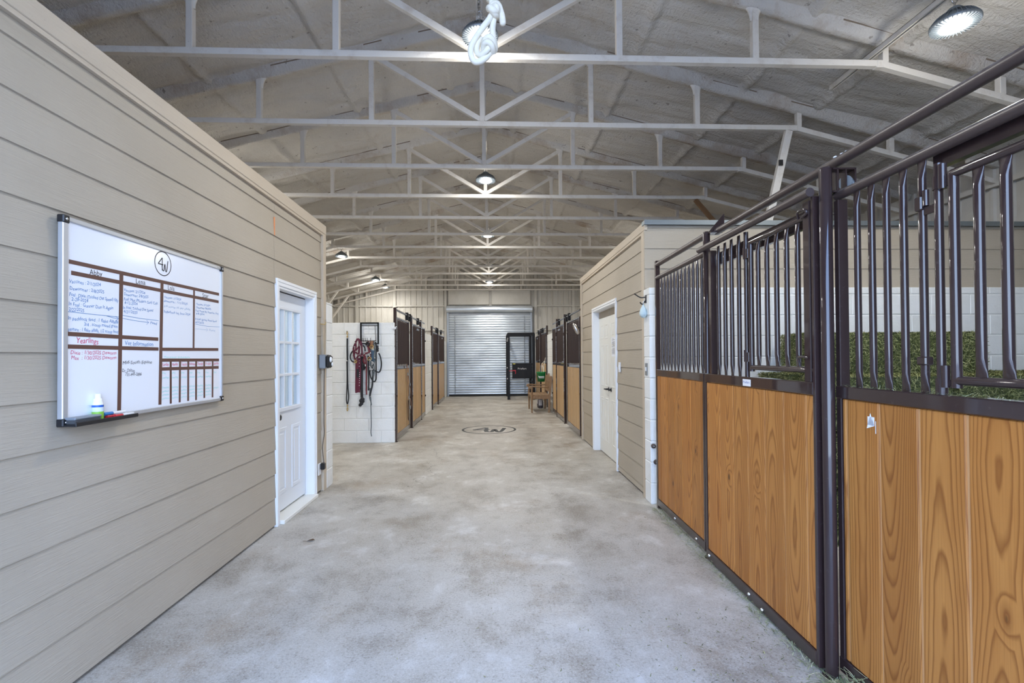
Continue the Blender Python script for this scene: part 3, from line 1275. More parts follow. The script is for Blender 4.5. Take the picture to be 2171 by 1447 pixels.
lf = leaf(.003, .648, 'far')
ln = leaf(-.648, -.003, 'near')
mb = MB()
mb.lathe([(.030, 0), (.030, -.008), (.014, -.012), (.012, -.05)], 18, Matrix.Translation((.088, .062, .97)) @ Matrix.Rotation(pi / 2, 4, 'Y'))
mb.tube(spline([(.040, .062, .97), (.034, .09, .972), (.038, .135, .966), (.046, .175, .968)], 5), .009, 10)
mb.build('lever', 'plastic_black', lf)
mb = MB()
mb.lathe([(.030, 0), (.030, -.008), (.014, -.012), (.012, -.03)], 18, Matrix.Translation((.088, -.062, .97)) @ Matrix.Rotation(pi / 2, 4, 'Y'))
mb.build('lever', 'plastic_black', ln)
mb = MB()
mb.box(.0845, .0865, -.31, -.10, 1.43, 1.70)
no = thing('paper_notice', 'white printed paper notice taped to the cream six-panel door', 'notice', (XR, 6.645, 0))
mb.build('sheet', 'paper', no)
mb = MB()
rn = random.Random(3)
for k in range(17):
    z = 1.665 - k * .0125
    if k in (2, 9):
        continue
    mb.box(.0835, .0846, -.285 + (.05 if k == 0 else 0), -.285 + rn.uniform(.11, .16), z, z + .0045)
mb.build('print', 'decal_dark', no)

# door_3: roll-up shutter
d3 = struct_root('door_3', (-.09, YE - .10, 0))
mb = MB()
prof = []
zz = .06
while zz < 3.05:
    for (a, d) in ((0, .006), (.10, -.010), (.22, -.016), (.50, -.014), (.76, -.008), (.90, .006)):
        prof.append((zz + a * .088, d))
    zz += .088
vs, fs = [], []
for (z, d) in prof:
    vs += [(-1.50, d, z), (1.50, d, z)]
for i in range(len(prof) - 1):
    fs.append((2 * i, 2 * i + 1, 2 * i + 3, 2 * i + 2))
mb.add(vs, fs)
mb.build('curtain', 'shutter_steel', d3)
mb = MB()
mb.bbox(-1.50, 1.50, -.03, .02, .012, .075, .004)
mb.build('bottom_bar', 'black_rubber', d3)
mb = MB()
for s in (-1, 1):
    x0, x1 = sorted((s * 1.49, s * 1.55))
    mb.box(x0, x1, -.045, -.025, 0, 3.05)
    x0, x1 = sorted((s * 1.545, s * 1.56))
    mb.box(x0, x1, -.045, .03, 0, 3.05)
mb.build('guide', 'zinc_grey', d3)
mb = MB()
n = 14
poly = [(.03, 3.04)] + [(-.12 - .10 * sin(pi * k / n) - .06 * (1 - cos(pi * k / n)) * 0, 3.04 + .125 * (1 - cos(pi * k / n))) for k in range(n + 1)] + [(.03, 3.29)]
M = Matrix(((0, 0, 1, 0), (1, 0, 0, 0), (0, 1, 0, 0), (0, 0, 0, 1)))
mb.prism(poly, -1.56, 1.56, M)
mb.build('hood', 'shutter_steel', d3)
mb = MB()
for x in (-1.27, 1.27):
    for k in range(46):
        z = .1 + k * .062
        mb.lathe([(.013, 0), (.02, .02), (.013, .04)], 8, Matrix.Translation((x, -.035, z)))
mb.build('wear_strip', 'zinc_grey', d3)

# ================================================================== whiteboard
BW, BH = 1.217, .900
BY0, BZ0 = 2.112, 1.158
wb = thing('whiteboard', 'large framed whiteboard with brown tape columns and horse care notes', 'whiteboard', (XL, BY0, BZ0))
BX = .026
mb = MB()
mb.box(.012, BX - .004, .012, BW - .012, .012, BH - .012)
mb.build('panel', 'board_white', wb)
mb = MB()
fw = .020
mb.bbox(.006, BX + .004, 0, fw + .008, .02, BH - .02, .003)
mb.bbox(.006, BX + .004, BW - fw, BW, .02, BH - .02, .003)
mb.bbox(.006, BX + .004, .02, BW - .02, 0, fw, .003)
mb.bbox(.006, BX + .004, .02, BW - .02, BH - fw, BH, .003)
mb.build('frame', 'aluminium', wb)
for (y, z) in ((0, 0), (BW - .028, 0), (0, BH - .028), (BW - .028, BH - .028)):
    mb = MB()
    mb.bbox(.004, BX + .008, y - .003, y + .031, z - .003, z + .031, .004)
    c = mb.build('corner_cap', 'plastic_black', wb)
    mb = MB()
    mb.lathe([(.006, 0), (.006, .002), (.001, .003)], 12, Matrix.Translation((BX + .008, y + .014, z + .014)) @ Matrix.Rotation(pi / 2, 4, 'Y'))
    mb.build('screw', 'chrome', c)
mb = MB()
mb.bbox(.004, .085, .0, .36, -.004, .004, .002)
mb.bbox(.080, .086, .0, .36, -.004, .014, .002)
mb.build('tray', 'plastic_black', wb)
XI = BX - .0035
bp_ = lambda u, v: (XI, u, v)
TAPE = [(0.037, 0.708, 1.179, 0.713), (0.049, 0.661, 1.174, 0.662), (0.332, 0.708, 0.319, 0.025), (0.624, 0.709, 0.608, 0.031), (0.910, 0.704, 0.905, 0.348), (0.032, 0.394, 0.594, 0.391), (0.034, 0.339, 0.596, 0.337), (0.618, 0.336, 1.170, 0.343), (0.611, 0.276, 1.179, 0.273), (0.611, 0.227, 1.174, 0.224), (0.696, 0.276, 0.697, 0.028), (0.778, 0.275, 0.775, 0.028), (0.854, 0.274, 0.853, 0.029), (0.931, 0.274, 0.930, 0.027), (1.014, 0.273, 1.015, 0.033), (1.106, 0.273, 1.104, 0.029)]
for (a, c, e, g) in TAPE:
    mb = MB()
    w = .0185 if abs(e - a) > .1 else (.024 if a < .9 and a < .69 else .017)
    mb.bar((XI + (.0002 if abs(e - a) > .1 else 0), a, c), (XI + (.0002 if abs(e - a) > .1 else 0), e, g), .0006, w, (0, 0, 1) if abs(e - a) > .1 else (0, 1, 0))
    mb.build('tape_strip', 'tape_brown', wb)
mb = MB()
ell = [(XI, .632 + .0665 * cos(2 * pi * k / 40), .813 + .0665 * sin(2 * pi * k / 40)) for k in range(40)]


def stroke(mb, pts, w, fn):
    """flat pen line of width w through 2d pts on a surface given by fn(u,v)"""
    n = len(pts)
    L, R = [], []
    for i in range(n):
        a, c = pts[max(i - 1, 0)], pts[min(i + 1, n - 1)]
        dx, dy = c[0] - a[0], c[1] - a[1]
        l = math.hypot(dx, dy) or 1
        nx, ny = -dy / l * w / 2, dx / l * w / 2
        L.append(fn(pts[i][0] + nx, pts[i][1] + ny))
        R.append(fn(pts[i][0] - nx, pts[i][1] - ny))
    mb.add(L + R, [(i, n + i, n + i + 1, i + 1) for i in range(n - 1)])


def emblem(mb, fn, cx, cy, s, w, k=1.1):
    """circle with a joined 4 and W; fn(u, v, layer) keeps crossing strokes apart"""
    stroke(mb, [(cx + s * cos(2 * pi * q / 56), cy + s * sin(2 * pi * q / 56)) for q in range(57)], w, lambda a, c: fn(a, c, 0))
    four = [(-.10, -.64), (-.10, .52), (-.60, -.10), (.02, -.10)]
    wv = [(-.10, -.10), (-.06, -.45), (.02, -.62), (.14, -.60), (.20, -.20), (.26, -.02), (.30, -.30), (.36, -.62), (.44, -.66), (.52, -.40), (.64, .36)]
    four = [(cx + s * x, cy + s * y * .92) for x, y in four]
    wv = [(cx + s * (x - .04), cy + s * y * .92) for x, y in wv]
    stroke(mb, four[:2], w * k, lambda a, c: fn(a, c, 1))
    stroke(mb, four[1:3], w * k, lambda a, c: fn(a, c, 2))
    stroke(mb, four[2:], w * k, lambda a, c: fn(a, c, 3))
    stroke(mb, [tuple(p)[:2] for p in spline([(x, y, 0) for x, y in wv], 5)], w * k, lambda a, c: fn(a, c, 4))


mb = MB()
emblem(mb, lambda u, v, q: (XI + q * .00012, u, v), .632, .813, .066, .0052)
mb.build('emblem', 'ink_black', wb)
TXT = [('Abby', 'k', .144, .669, .216, .671), ('Lena', 'k', .429, .672, .496, .674), ('Lola', 'k', .672, .674, .728, .674), ('Star', 'k', .995, .671, 1.061, .673),
       ('Vaccines : 2/1/2024', 'b', .040, .617, .207, .623), ('Dewormer : 2/8/2025', 'b', .042, .586, .227, .593), ('Foal : Dixie (Tricked Out Speed) filly', 'b', .041, .558, .313, .564), ('2-28-2024', 'b', .051, .540, .138, .542),
       ('In Foal : Gunner Dun It Again', 'b', .038, .517, .281, .522), ('2/22/2025', 'b', .038, .494, .116, .496), ('In paddock feed :', 'b', .034, .455, .188, .457), ('1 flake Alfalfa', 'b', .196, .457, .312, .458),
       ('3/4 . scoop mixed grain', 'b', .116, .434, .308, .437), ('pasture : 1 flake alfalfa, 1/2 scoop feed', 'b', .034, .408, .312, .409),
       ('Vaccines: 2/1/2024', 'c', .349, .620, .494, .626), ('Dewormer: 2/8/2025', 'c', .350, .600, .518, .605), ('Foal: Max (Modern Gun) Colt', 'c', .348, .577, .589, .580), ('4-12-2024', 'c', .352, .558, .440, .560), ('In Foal: Tricked Out Speed', 'c', .344, .534, .554, .537), ('4/21/2025', 'c', .346, .514, .440, .516), ('Feed', 'c', .534, .470, .584, .470),
       ('Vaccines: 1/1/2024', 'd', .642, .622, .786, .626), ('deworm : 1/1/2025', 'd', .638, .601, .846, .606), ('Stifle/hock Inj. June 2024', 'd', .638, .541, .873, .545), ('3/4 scoop all day alfalfa', 'f', .638, .573, .873, .576),
       ('Vaccines: 2/1/2024', 'e', .933, .616, 1.076, .620), ('Dewormer 2/8/2025', 'e', .933, .595, 1.088, .599), ('Foal: Honey (Pic Gunna be a Star)', 'e', .926, .575, 1.174, .577), ('4-8-2024', 'e', .931, .556, 1.014, .558), ('In Foal: Spooks Gotta Speed', 'e', .922, .523, 1.153, .524), ('4/2/2025', 'e', .922, .503, 1.011, .503), ('Feed', 'f', 1.069, .462, 1.133, .461),
       ('Yearlings', 'R', .076, .357, .194, .354), ('Vet Information', 'V', .356, .352, .555, .351), ('Dixie : 1/30/2025 Deworm', 'r', .048, .305, .301, .306), ('Max  : 1/30/2025 Deworm', 'r', .051, .282, .301, .283),
       ('Mid-South Equine', 'n', .341, .258, .545, .260), ('Dr. Dalton', 'n', .338, .219, .421, .217), ('731-445-3896', 'n', .359, .198, .469, .197), ('Turnout Schedule', 't', .640, .288, .870, .287)]
for s_, a, c in (('Sunday', .628, .680), ('Monday', .709, .760), ('Tuesday', .789, .842), ('Wednesday', .864, .922), ('Thursday', .942, 1.003), ('Friday', 1.028, 1.088), ('Saturday', 1.116, 1.176)):
    TXT.append((s_, 'w', a, .242, c, .244))
INK = {'k': ('heading', 'ink_black', .026, 0, 0), 'b': ('handwriting', 'ink_blue', .0155, .12, .14), 'c': ('handwriting', 'ink_blue', .0145, .12, .14), 'd': ('handwriting', 'ink_blue', .013, .1, .14), 'e': ('handwriting', 'ink_blue', .012, .1, .14),
       'f': ('handwriting', 'ink_faint', .012, .1, .14), 'R': ('heading', 'ink_red', .026, .1, .1), 'V': ('heading', 'ink_blue', .022, .1, .1), 'r': ('handwriting', 'ink_red', .017, .12, .12), 'n': ('handwriting', 'ink_black', .017, .15, .14),
       't': ('handwriting', 'ink_teal', .010, .1, .1), 'w': ('handwriting', 'ink_red', .018, .1, .1)}
for key, (nm, mt, h, sh, wob) in INK.items():
    if key == 'k':
        for (s_, k, a, c, e, g) in TXT:
            if k == 'k':
                mb = MB()
                put_text(mb, s_, bp_, a, c, e, g, h)
                mb.build('heading', mt, wb)
        continue
    mb = MB()
    for (s_, k, a, c, e, g) in TXT:
        if k == key:
            put_text(mb, s_, bp_, a, c, e, g, h, sh, wob)
    if key == 'c':
        for pts in ([(.341, .500), (.46, .494), (.596, .493)], [(.341, .485), (.42, .480), (.521, .477)], [(.505, .488), (.521, .477), (.505, .466)]):
            stroke(mb, pts, .0022, bp_)
    if key == 'b':
        for pts in ([(.034, .490), (.16, .489), (.315, .490)], [(.241, .489), (.28, .483), (.315, .481)], [(.296, .492), (.315, .481), (.296, .470)]):
            stroke(mb, pts, .0022, bp_)
    if key == 'e':
        for pts in ([(.919, .496), (1.05, .490), (1.185, .495)], ):
            stroke(mb, pts, .0018, bp_)
    if key == 'f':
        for pts in ([(.919, .467), (1.053, .467)], [(1.035, .479), (1.053, .467), (1.035, .457)]):
            stroke(mb, pts, .0018, bp_)
    if key == 'w':
        for (s_, k, a, c, e, g) in TXT:
            if k == 'w':
                mb = MB()
                put_text(mb, s_, bp_, a, c, e, g, h, sh, wob)
                mb.build('day_heading', mt, wb)
        continue
    mb.build(nm, mt, wb)
# faded teal schedule lines in the seven day columns
mb = MB()
for i, (a, c) in enumerate(((.626, .684), (.708, .764), (.788, .842), (.864, .920), (.941, 1.003), (1.027, 1.092), (1.116, 1.174))):
    for j, (s_, v) in enumerate((('Day', .200), ('yearlings', .174), ('Evening', .118), ('paddock', .098), ('stalls', .078), ('pasture', .058))):
        if i < 6 or j in (0, 3):
            put_text(mb, s_, bp_, a, v - .002 * i, a + (c - a) * (.55 if j == 0 else .95), v - .002 * i, .0105, .1, .12)
mb.build('handwriting', 'ink_teal', wb)
mb = MB()
put_text(mb, 'Viz-Pro', lambda u, v: (XI + .0076, u, v), BW - .075, BH - .014, BW - .035, BH - .014, .007)
mb.build('maker_mark', 'ink_black', wb)

# things on the tray
TX = XL + .046
bt = thing('spray_bottle', 'small white and blue cleaner bottle standing on the whiteboard tray', 'bottle', (TX - .006, BY0 + .170, BZ0 + .004))
mb = MB()
mb.lathe([(.019, 0), (.021, .004), (.021, .072), (.017, .084), (.0145, .088)], 24)
mb.build('body', 'plastic_white', bt)
mb = MB()
mb.lathe([(.0215, .006), (.0215, .040)], 24, cap=False)
mb.build('label_band', 'label_green', bt)
mb = MB()
mb.lathe([(.0215, .040), (.0215, .060)], 24, cap=False)
mb.build('label_band', 'label_pale', bt)
mb = MB()
mb.lathe([(.0216, .060), (.0216, .070)], 24, cap=False)
mb.build('label_band', 'label_blue', bt)
mb = MB()
mb.lathe([(.0165, .084), (.0165, .098), (.011, .100), (.011, .118), (.009, .121), (.001, .121)], 24)
mb.build('cap', 'plastic_white', bt)
er = thing('board_eraser', 'dark grey felt board eraser lying at the left end of the whiteboard tray', 'eraser', (TX + .004, BY0 + .082, BZ0 + .004))
mb = MB()
mb.bbox(-.022, .022, -.07, .07, 0, .018, .004)
mb.build('felt', 'felt_grey', er)
mb = MB()
mb.bbox(-.024, .024, -.072, .072, .018, .030, .005)
mb.build('grip', 'plastic_grey', er)


def marker(loc, rz, ma, mc, label):
    t = thing('marker_pen', label, 'marker', loc, rz, 'marker pens')
    X = Matrix.Rotation(-pi / 2, 4, 'X')
    mb = MB()
    mb.lathe([(.0072, 0), (.0072, .075), (.006, .08)], 14, X @ Matrix.Translation((0, 0, 0)))
    mb.build('barrel', ma, t)
    mb = MB()
    mb.lathe([(.0062, -.045), (.0080, -.042), (.0080, .002), (.0078, .003)], 14, X)
    mb.build('cap', mc, t)
    return t


marker((TX - .004, BY0 + .262, BZ0 + .0125), 0, 'plastic_white', 'marker_red', 'red capped marker lying on the whiteboard tray beside the bottle')
marker((TX + .014, BY0 + .285, BZ0 + .0125), .05, 'plastic_white', 'marker_red', 'white marker with red cap lying at the front lip of the whiteboard tray')
marker((TX - .004, BY0 + .278 - .03, BZ0 + .0268), -.03, 'plastic_white', 'ink_blue', 'blue capped marker lying on top of the red capped marker')

# ================================================================== electrics and hooks
t = thing('timer_box', 'grey weatherproof timer box on the corner of the left room', 'timer', (XL + .022, 5.27, 1.40))
mb = MB()
mb.bbox(-.02, .045, -.075, .075, -.075, .075, .008)
mb.build('case', 'plastic_grey', t)
mb = MB()
mb.bbox(.044, .085, -.07, .07, -.07, .07, .02)
mb.build('cover', 'black_rubber', t)
mb = MB()
mb.ball((.088, -.02, .02), .03, 10, (.5, 1, 1))
mb.ball((.088, .03, -.03), .022, 10, (.5, 1, 1))
mb.build('dial', 'plastic_white', t)
mb = MB()
mb.tube(spline([(XL + .03, 5.265, 1.48), (XL + .03, 5.255, 1.62), (XL + .022, 5.25, 1.80)], 5), .006, 8)
mb.tube(spline([(XL + .035, 5.29, 1.48), (XL + .035, 5.32, 1.64), (XL + .03, 5.335, 1.86)], 5), .005, 8)
o = mb.build('hanging_loop', 'cord_tan')
tag(o, 'pale cord looped from a hook down to the grey timer box', 'cord')
mb = MB()
mb.tube([(XL, 5.25, 1.805), (XL + .05, 5.25, 1.80), (XL + .055, 5.25, 1.825)], .005, 8)
tag(mb.build('wall_hook', 'brass'), 'small brass hook in the siding above the timer box', 'hook')
ot = thing('wall_outlet', 'white wall outlet low beside the glazed white door', 'outlet', (XL + .004, 5.20, .255))
mb = MB()
mb.bbox(-.004, .006, -.04, .04, -.062, .062, .003)
mb.build('cover_plate', 'plastic_white', ot)
pc = thing('power_cord', 'thin brown cord with black plug running down from the timer box', 'cord', (XL, 5.2, 0))
mb = MB()
mb.tube(spline([(.035, .07, 1.33), (.03, .075, 1.1), (.03, .07, .75), (.03, .078, .62), (.03, .02, .48), (.04, .03, .33), (.03, .03, .30)], 6), .004, 8)
mb.build('lead', 'cord_brown', pc)
mb = MB()
mb.bbox(.011, .055, .0, .055, .245, .315, .008)
mb.build('plug', 'plastic_black', pc)

sp = thing('light_switch', 'white light switch on the tan siding beside the cream double doors', 'switch', (XR - .004, 5.79, 1.30))
mb = MB()
mb.bbox(-.006, .004, -.038, .038, -.06, .06, .003)
mb.build('cover_plate', 'plastic_white', sp)
mb = MB()
mb.bbox(-.014, -.004, -.012, .012, -.03, .03, .003)
mb.build('rocker', 'plastic_white', sp)
sp = thing('light_switch', 'grey light switch plate on the white block wall end beside the near stall', 'switch', (1.528, 4.70, 1.306))
mb = MB()
mb.bbox(-.006, .0, -.036, .036, -.062, .062, .003)
mb.build('cover_plate', 'galvanized', sp)
mb = MB()
mb.bbox(-.012, -.004, -.012, .012, -.02, .02, .003)
mb.build('rocker', 'plastic_white', sp)
hk = thing('wall_hook', 'black curved hook on the white block wall end holding a pale mitt', 'hook', (1.528, 4.70, 2.0))
mb = MB()
mb.bbox(-.006, 0, -.02, .02, -.04, .04, .003)
mb.tube(spline([(-.004, 0, .02), (-.05, .02, .02), (-.10, .05, .06)], 5), .006, 8)
mb.tube(spline([(-.004, 0, -.01), (-.035, .0, -.05), (-.06, .0, -.03)], 5), .006, 8)
mb.build('hook', 'plastic_black', hk)
gm = thing('grooming_mitt', 'pale blue drop-shaped mitt hanging from the black hook by the near stall', 'mitt', (1.50, 4.70, 1.88))
mb = MB()
mb.lathe([(.001, -.066), (.034, -.060), (.056, -.035), (.058, -.008), (.040, .026), (.016, .055), (.006, .072)], 20, Matrix.Diagonal((.6, 1, 1, 1)))
mb.build('mitt', 'glove_pale', gm)
mb = MB()
mb.tube(spline([(0, -.008, .07), (.0, -.012, .09), (0, 0, .10), (0, .012, .09), (0, .008, .07)], 4), .0025, 6)
mb.build('loop', 'decal_white', gm)
sl = thing('spray_nozzle', 'silver nozzle on a dark holder at the far corner of the right room', 'nozzle', (XR - .02, 8.22, 1.92))
mb = MB()
mb.bar((-.01, 0, 0), (-.13, -.02, .06), .02, .02, bev=.004)
mb.build('holder', 'plastic_black', sl)
mb = MB()
mb.lathe([(.02, 0), (.034, .03), (.038, .12), (.030, .17), (.012, .20)], 16, Matrix.Translation((-.05, -.02, -.10)) @ Matrix.Rotation(-.45, 4, 'Y'))
mb.build('barrel', 'chrome', sl)


# ================================================================== stall fronts
def bar_mesh(z0, z1, r=.0127, n=10, y=0, fl=.07, mat='brown_steel'):
    """upright tube whose two ends are pinched flat"""
    mb = MB()
    zs_ = [z0, z0 + fl * .25, z0 + fl * .6, z0 + fl, (z0 + z1) / 2, z1 - fl, z1 - fl * .6, z1 - fl * .25, z1]
    vs, fs = [], []
    for z in zs_:
        t = min(1, max(0, min(z - z0, z1 - z) / fl))
        t = t * t * (3 - 2 * t)
        a = r * (1 + .52 * (1 - t))
        c = r * (.16 + .84 * t)
        sh = 0
        for k in range(n):
            an = 2 * pi * k / n
            vs.append((a * cos(an), y + c * sin(an) - sh, z))
    for i in range(len(zs_) - 1):
        for k in range(n):
            k2 = (k + 1) % n
            fs.append((i * n + k, i * n + k2, (i + 1) * n + k2, (i + 1) * n + k))
    mb.add(vs, fs, None, True)
    return mb.mesh('bar', mat)


def planks(u0, u1, z0, z1, pw, mat, off=0.0, y=0.0, seedgap=None):
    mb = MB()
    u = u0 + off
    edges = [u0]
    while u < u1 - .015:
        if u > u0 + .015:
            edges.append(u)
        u += pw
    edges.append(u1)
    rnd = random.Random(int(u0 * 100) + 5)
    for a, c in zip(edges[:-1], edges[1:]):
        g = .0022 + rnd.random() * .0022
        mb.bbox(a + g, c - g, y - .018, y + .018, z0, z1, .005)
    return mb


def infill(t, u0, u1, z0, z1, pw, mat, off=0.0, y=0.0):
    p = planks(u0, u1, z0, z1, pw, mat, off, y).build('wood_panel', mat, t)
    me_ = p.data
    at = me_.attributes.new('plank', 'FLOAT_VECTOR', 'POINT')
    rnd = random.Random(int(abs(u0 * 1000 + t.location.y * 77)) + 3)
    for k in range(len(me_.vertices) // 24):
        vv = [me_.vertices[q].co for q in range(k * 24, k * 24 + 24)]
        uc = (min(q.x for q in vv) + max(q.x for q in vv)) / 2
        rv = rnd.random()
        for q in range(24):
            at.data[k * 24 + q].vector = (vv[q].x - uc, vv[q].z, rv)
    mb = MB()
    mb.box(u0 + .004, u1 - .004, y - .0135, y + .0135, z0 + .004, z1 - .004)
    mb.build('tongue', 'pine_edge', p)
    return p


ANG = math.atan2(1, .0241)
SO = Vector((1.507, 2.05, 0))


def stall_pt(u, off=0, z=0):
    d = Vector((.0241, 1, 0)).normalized()
    n = Vector((1, -.0241, 0)).normalized()
    return SO + d * u + n * off + Vector((0, 0, z))


def pipe_post(name_loc, h, r, label, group=None, rz=0):
    t = thing('stall_post', label, 'stall post', name_loc, rz, group)
    mb = MB()
    mb.lathe([(r, 0), (r, h - .012), (r * .86, h - .003), (r * .5, h)], 20)
    mb.build('post', 'brown_steel', t)
    mb = MB()
    mb.lathe([(r + .012, 0), (r + .012, .006)], 20)
    mb.build('base_plate', 'brown_steel', t)
    return t


# near stall, panel beside the white block wall end
pA = thing('stall_partition', 'barred brown stall panel between the white block wall end and the second post', 'stall front', stall_pt(0), ANG, 'brown steel and pine stall fronts')
mb = MB()
mb.bbox(2.405, 2.445, -.02, .02, 0, 2.335, .004)
mb.bbox(1.345, 2.41, -.022, .022, 1.25, 1.31, .004)
mb.bbox(1.345, 2.41, -.022, .022, .035, .10, .004)
mb.bbox(1.345, 1.37, -.02, .02, .03, 1.26, .003)
mb.build('frame', 'brown_steel', pA)
for z in (2.30, 2.174):
    mb = MB()
    mb.tube([(1.335, 0, z), (2.425, 0, z)], .0225 if z > 2.2 else .021, 14)
    mb.build('rail', 'brown_steel_dusty', pA)
me = bar_mesh(1.305, 2.165, .0125)
for k in range(12):
    link('bar', me, pA, (1.405 + .0815 * k, 0, 0))
infill(pA, 1.37, 2.405, .10, 1.25, .178, 'pine', .05)
mb = MB()
for u in (1.50, 1.95):
    for z in (.066,):
        mb.lathe([(.011, 0), (.011, .004), (.006, .010)], 8, Matrix.Translation((u, .022, z)) @ Matrix.Rotation(-pi / 2, 4, 'X'))
mb.build('bolt', 'chrome', pA)

# near stall, sliding door between the two pipe posts
pB = thing('stall_gate', 'brown stall door with hinged feed opening and small blue maker plate', 'stall front', stall_pt(0, -.012), ANG, 'brown steel and pine stall fronts')
mb = MB()
mb.bbox(.10, 1.29, -.025, .025, 1.252, 1.312, .004)
mb.bbox(.10, 1.29, -.025, .025, .014, .082, .004)
mb.bbox(.085, .105, -.022, .022, .014, 2.17, .003)
mb.bbox(1.277, 1.291, -.022, .022, .014, 1.26, .003)
mb.bbox(.115, .165, -.022, .022, 1.31, 2.16, .004)
mb.bbox(1.175, 1.215, -.022, .022, 1.31, 2.16, .004)
mb.bbox(.10, 1.25, -.065, -.035, 2.06, 2.145, .004)
mb.build('frame', 'brown_steel', pB)
mb = MB()
mb.tube([(.082, .036, 2.185), (1.325, .040, 2.190)], .021, 16)
mb.build('rail', 'brown_steel_dusty', pB)
me = bar_mesh(1.308, 2.172, .0135)
for u in (1.105, 1.012, .922, .827):
    link('bar', me, pB, (u, 0, 0))
mb = MB()
mb.tube([(.738, 0, 1.305), (.738, 0, 2.17)], .0135, 14)
mb.build('hinge_post', 'brown_steel', pB)
fd = MB()
fd.tube([(.676, .004, 1.345), (.676, .004, 2.095)], .0145, 14)
fd.tube([(.676, .004, 2.095), (.150, .004, 2.095)], .0145, 14)
fd.tube([(.676, .004, 1.368), (.108, .004, 1.368)], .0145, 14)
fd.ball((.676, .004, 2.095), .0150, 8)
fdo = fd.build('feed_door', 'brown_steel', pB)
me = bar_mesh(1.372, 2.092, .0135)
for u in (.598, .507, .415, .324, .233):
    link('bar', me, fdo, (u, .004, 0))
for z in (2.01, 1.40):
    mb = MB()
    mb.tube([(.738, 0, z), (.738, 0, z + .07)], .0185, 14)
    mb.tube([(.712, .004, z - .0), (.712, .004, z + .055)], .012, 12)
    mb.box(.676, .738, -.002, .006, z + .006, z + .05)
    mb.build('hinge', 'brown_steel', fdo)
mb = MB()
mb.tube(spline([(.20, .02, 2.095), (.18, .035, 2.12), (.13, .035, 2.12), (.12, .03, 2.10), (.16, .03, 2.088)], 4), .006, 8)
mb.build('latch', 'brown_steel', fdo)
mb = MB()
mb.tube(spline([(.20, .02, 1.385), (.195, .03, 1.425), (.15, .035, 1.43), (.12, .03, 1.425)], 4), .006, 8)
mb.build('latch', 'brown_steel', fdo)
infill(pB, .105, 1.277, .082, 1.252, .181, 'pine', .06)
mb = MB()
for (u, z) in ((.56, .03), (.70, .048), (1.24, .048)):
    mb.lathe([(.011, 0), (.011, .004), (.006, .010)], 8, Matrix.Translation((u, .025, z)) @ Matrix.Rotation(-pi / 2, 4, 'X'))
mb.build('bolt', 'chrome', pB)
mp_ = MB()
mp_.bbox(.655, .745, .024, .0268, 1.258, 1.298, .001)
mpo = mp_.build('maker_plate', 'decal_white', pB)
mpo['label'] = 'small white maker plate with blue lettering'
mb = MB()
put_text(mb, 'Priefert', lambda a, c: (-a, .0272, c), -.738, 1.274, -.664, 1.274, .014)
mb.build('lettering', 'decal_blue', mpo)

# near stall, the panel nearest the viewer
pC = thing('stall_gate', 'brown stall door nearest the viewer, cropped by the edge of the view', 'stall front', stall_pt(0, .056), ANG, 'brown steel and pine stall fronts')
mb = MB()
mb.bbox(-1.40, .045, -.026, .026, 1.245, 1.300, .004)
mb.bbox(-1.40, .045, -.026, .026, .035, .10, .004)
mb.bbox(.015, .045, -.022, .022, .03, 2.13, .003)
mb.bbox(-1.40, -1.36, -.022, .022, .03, 2.13, .003)
mb.build('frame', 'brown_steel', pC)
mb = MB()
mb.tube([(.05, .0, 2.155), (-1.42, .0, 2.155)], .021, 16)
mb.build('rail', 'brown_steel_dusty', pC)
mb = MB()
mb.box(-1.40, -.40, -.060, -.03, 2.10, 2.17)
mb.build('rail', 'brown_steel', pC)
me = bar_mesh(1.298, 2.140, .0135)
for u in (-.068, -.148, -.225, -.305, -.388):
    link('bar', me, pC, (u, 0, 0))
mb = MB()
mb.tube([(-.452, 0, 1.298), (-.452, 0, 2.10)], .0135, 14)
mb.build('hinge_post', 'brown_steel', pC)
fd = MB()
fd.tube([(-.508, 0, 1.325), (-.508, 0, 2.045)], .0150, 14)
fd.ball((-.508, 0, 2.045), .0155, 8)
fd.tube([(-.508, 0, 2.045), (-1.22, 0, 2.045)], .0150, 14)
fd.tube([(-.508, 0, 1.350), (-1.22, 0, 1.350)], .0150, 14)
fd.tube([(-1.22, 0, 1.325), (-1.22, 0, 2.06)], .0150, 14)
fdo = fd.build('feed_door', 'brown_steel', pC)
me = bar_mesh(1.354, 2.044, .0145)
for k in range(7):
    link('bar', me, fdo, (-.592 - .083 * k, 0, 0))
mb = MB()
mb.tube([(-.474, .006, 1.325), (-.474, .006, 1.40)], .0125, 12)
mb.tube([(-.452, 0, 1.300), (-.452, 0, 1.355)], .0175, 14)
mb.box(-.508, -.45, -.002, .006, 1.33, 1.352)
mb.build('hinge', 'brown_steel', fdo)
mb = MB()
mb.tube([(-.474, .006, 2.005), (-.474, .006, 2.09)], .0125, 12)
mb.tube([(-.452, 0, 2.01), (-.452, 0, 2.055)], .0175, 14)
mb.box(-.508, -.474, -.002, .006, 2.01, 2.05)
mb.build('hinge', 'brown_steel', fdo)
mb = MB()
mb.bbox(-.403, -.373, -.014, .020, 1.955, 2.005, .004)
mb.tube([(-.415, .012, 1.965), (-.415, .012, 2.02)], .010, 12)
mb.bbox(-.45, -.40, .0, .008, 1.935, 1.965, .002)
mb.build('latch', 'brown_steel', pC)
mb = MB()
mb.bbox(-.410, -.370, -.014, .018, 1.40, 1.43, .004)
mb.build('latch', 'brown_steel', pC)
infill(pC, -1.36, .015, .10, 1.245, .182, 'pine', .075)
mb = MB()
mb.box(-.170, -.135, .0182, .0192, 1.15, 1.185)
mb.box(-.178, -.176, .0182, .0192, 1.12, 1.17)
